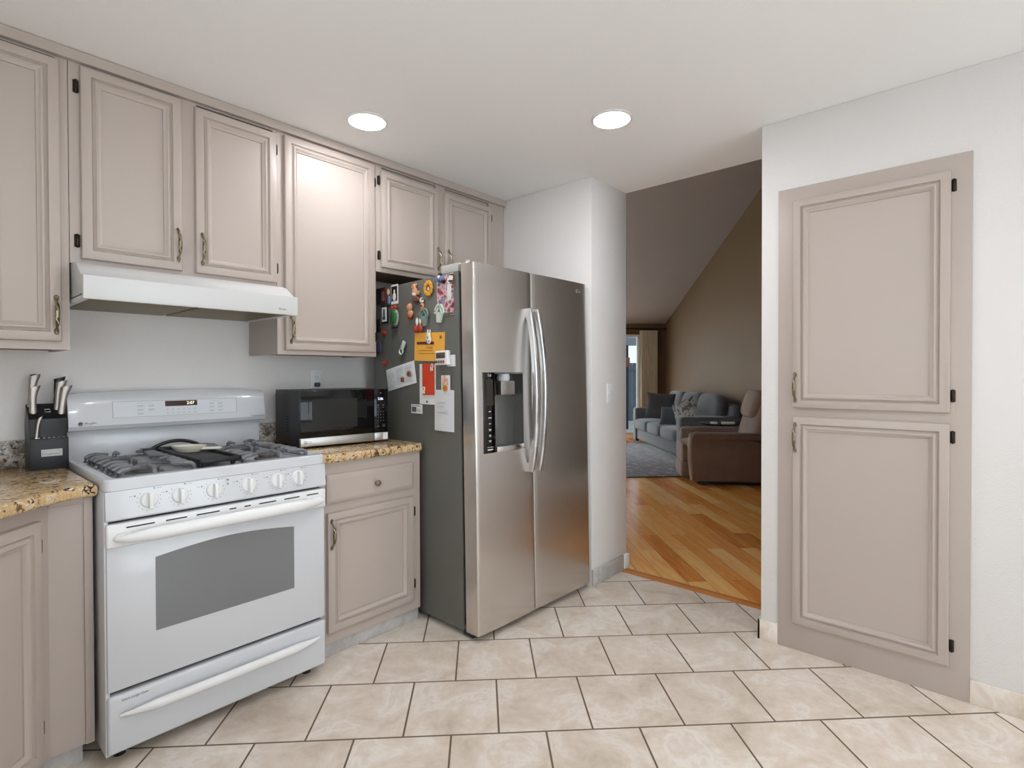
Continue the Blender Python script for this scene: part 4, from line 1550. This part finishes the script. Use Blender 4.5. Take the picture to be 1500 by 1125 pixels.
# recliner: local x = back direction (away from its front), y toward the sofa
rc = thing('recliner_chair', 'brown suede recliner armchair cut off by the doorway edge', 'armchair', U(2.36, 5.96), -58)
for y0 in (0.0, .70):
    m = M()
    m.prism([(.02, .05), (-.005, .30), (.0, .52), (.03, .585), (.10, .60), (.55, .54), (.86, .47), (.92, .40), (.92, .05)], 'y', y0, y0 + .17, .03, 4)
    m.build('arm', LEATH, rc)
    m = M()
    m.tube([(.012, y0 + .012, .30), (.012, y0 + .012, .52), (.04, y0 + .012, .575), (.11, y0 + .012, .588), (.55, y0 + .012, .528), (.86, y0 + .012, .455)], .006, 6)
    m.build('piping', PIPE, rc)
    M().ell((.40, y0 + .085, .555), (.40, .095, .042), 24, 10, .5, .35).build('arm_pad', LEATH, rc, (0, 0, 0))
M().ell((.36, .435, .36), (.40, .27, .12), 24, 12, .4, .3).build('seat', LEATH, rc)
M().ell((-.015, .435, .335), (.05, .26, .12), 16, 12, .5, .3).ell((-.02, .435, .14), (.055, .27, .10), 16, 12, .5, .3).build('footrest', LEATH, rc)
m = M().ell((0, 0, 0), (.13, .36, .40), 26, 18, .5, .4)
m.build('backrest', LEATH, rc, (.84, .435, .66), (0, R(18), 0))
m = M().ell((0, 0, 0), (.10, .28, .17), 22, 14, .5, .5)
m.build('head_cushion', LEATH, rc, (.81, .435, .90), (0, R(18), 0))
m = M()
m.tube([(.80, .085, .42), (.80, .080, .62), (.86, .080, .90), (.92, .10, 1.03), (.96, .2, 1.06)], .006, 6)
m.build('back_piping', PIPE, rc)
M().box(.10, .86, .06, .80, .012, .05, .01).build('base', BLACKM, rc)
for fx_ in (.14, .80):
    M().box(fx_, fx_ + .05, .03, .08, 0, .02, .003).build('foot', BLACKM, rc)

# curtain and rod
cr = thing('curtain', 'pale linen curtain panel drawn open beside the sliding glass door', 'curtain', U(3.42, 10.90), -45)
m = M()
rings = []
NP = 90
for i in range(NP + 1):
    t = i / NP
    x_ = -.16 + .38 * t
    y_ = .028 * math.sin(t * 2 * PI * 8.5)
    rings.append([(x_, y_ * .7, 2.155), (x_, y_, 1.2), (x_ * 1.02, y_ * 1.1, .02), (x_ * 1.02, y_ * 1.1 + .004, .02), (x_, y_ + .004, 1.2), (x_, y_ * .7 + .004, 2.155)])
m.loft(rings)
m.build('panel', CURT, cr, ang=80)
cv = thing('curtain_rod', 'dark curtain rod above the sliding glass door', 'curtain rod', U(2.2, 10.90), -45)
m = M()
m.tube([(-1.7, 0, 2.19), (1.58, 0, 2.19)], .014, 10)
m.build('rod', BRONZE, cv)
M().ell((1.60, 0, 2.19), (.03, .025, .025), 12, 8).build('finial', BRONZE, cv)
M().box(1.48, 1.50, 0, .098, 2.18, 2.20).box(-1.5, -1.48, 0, .098, 2.18, 2.20).build('bracket', BRONZE, cv)
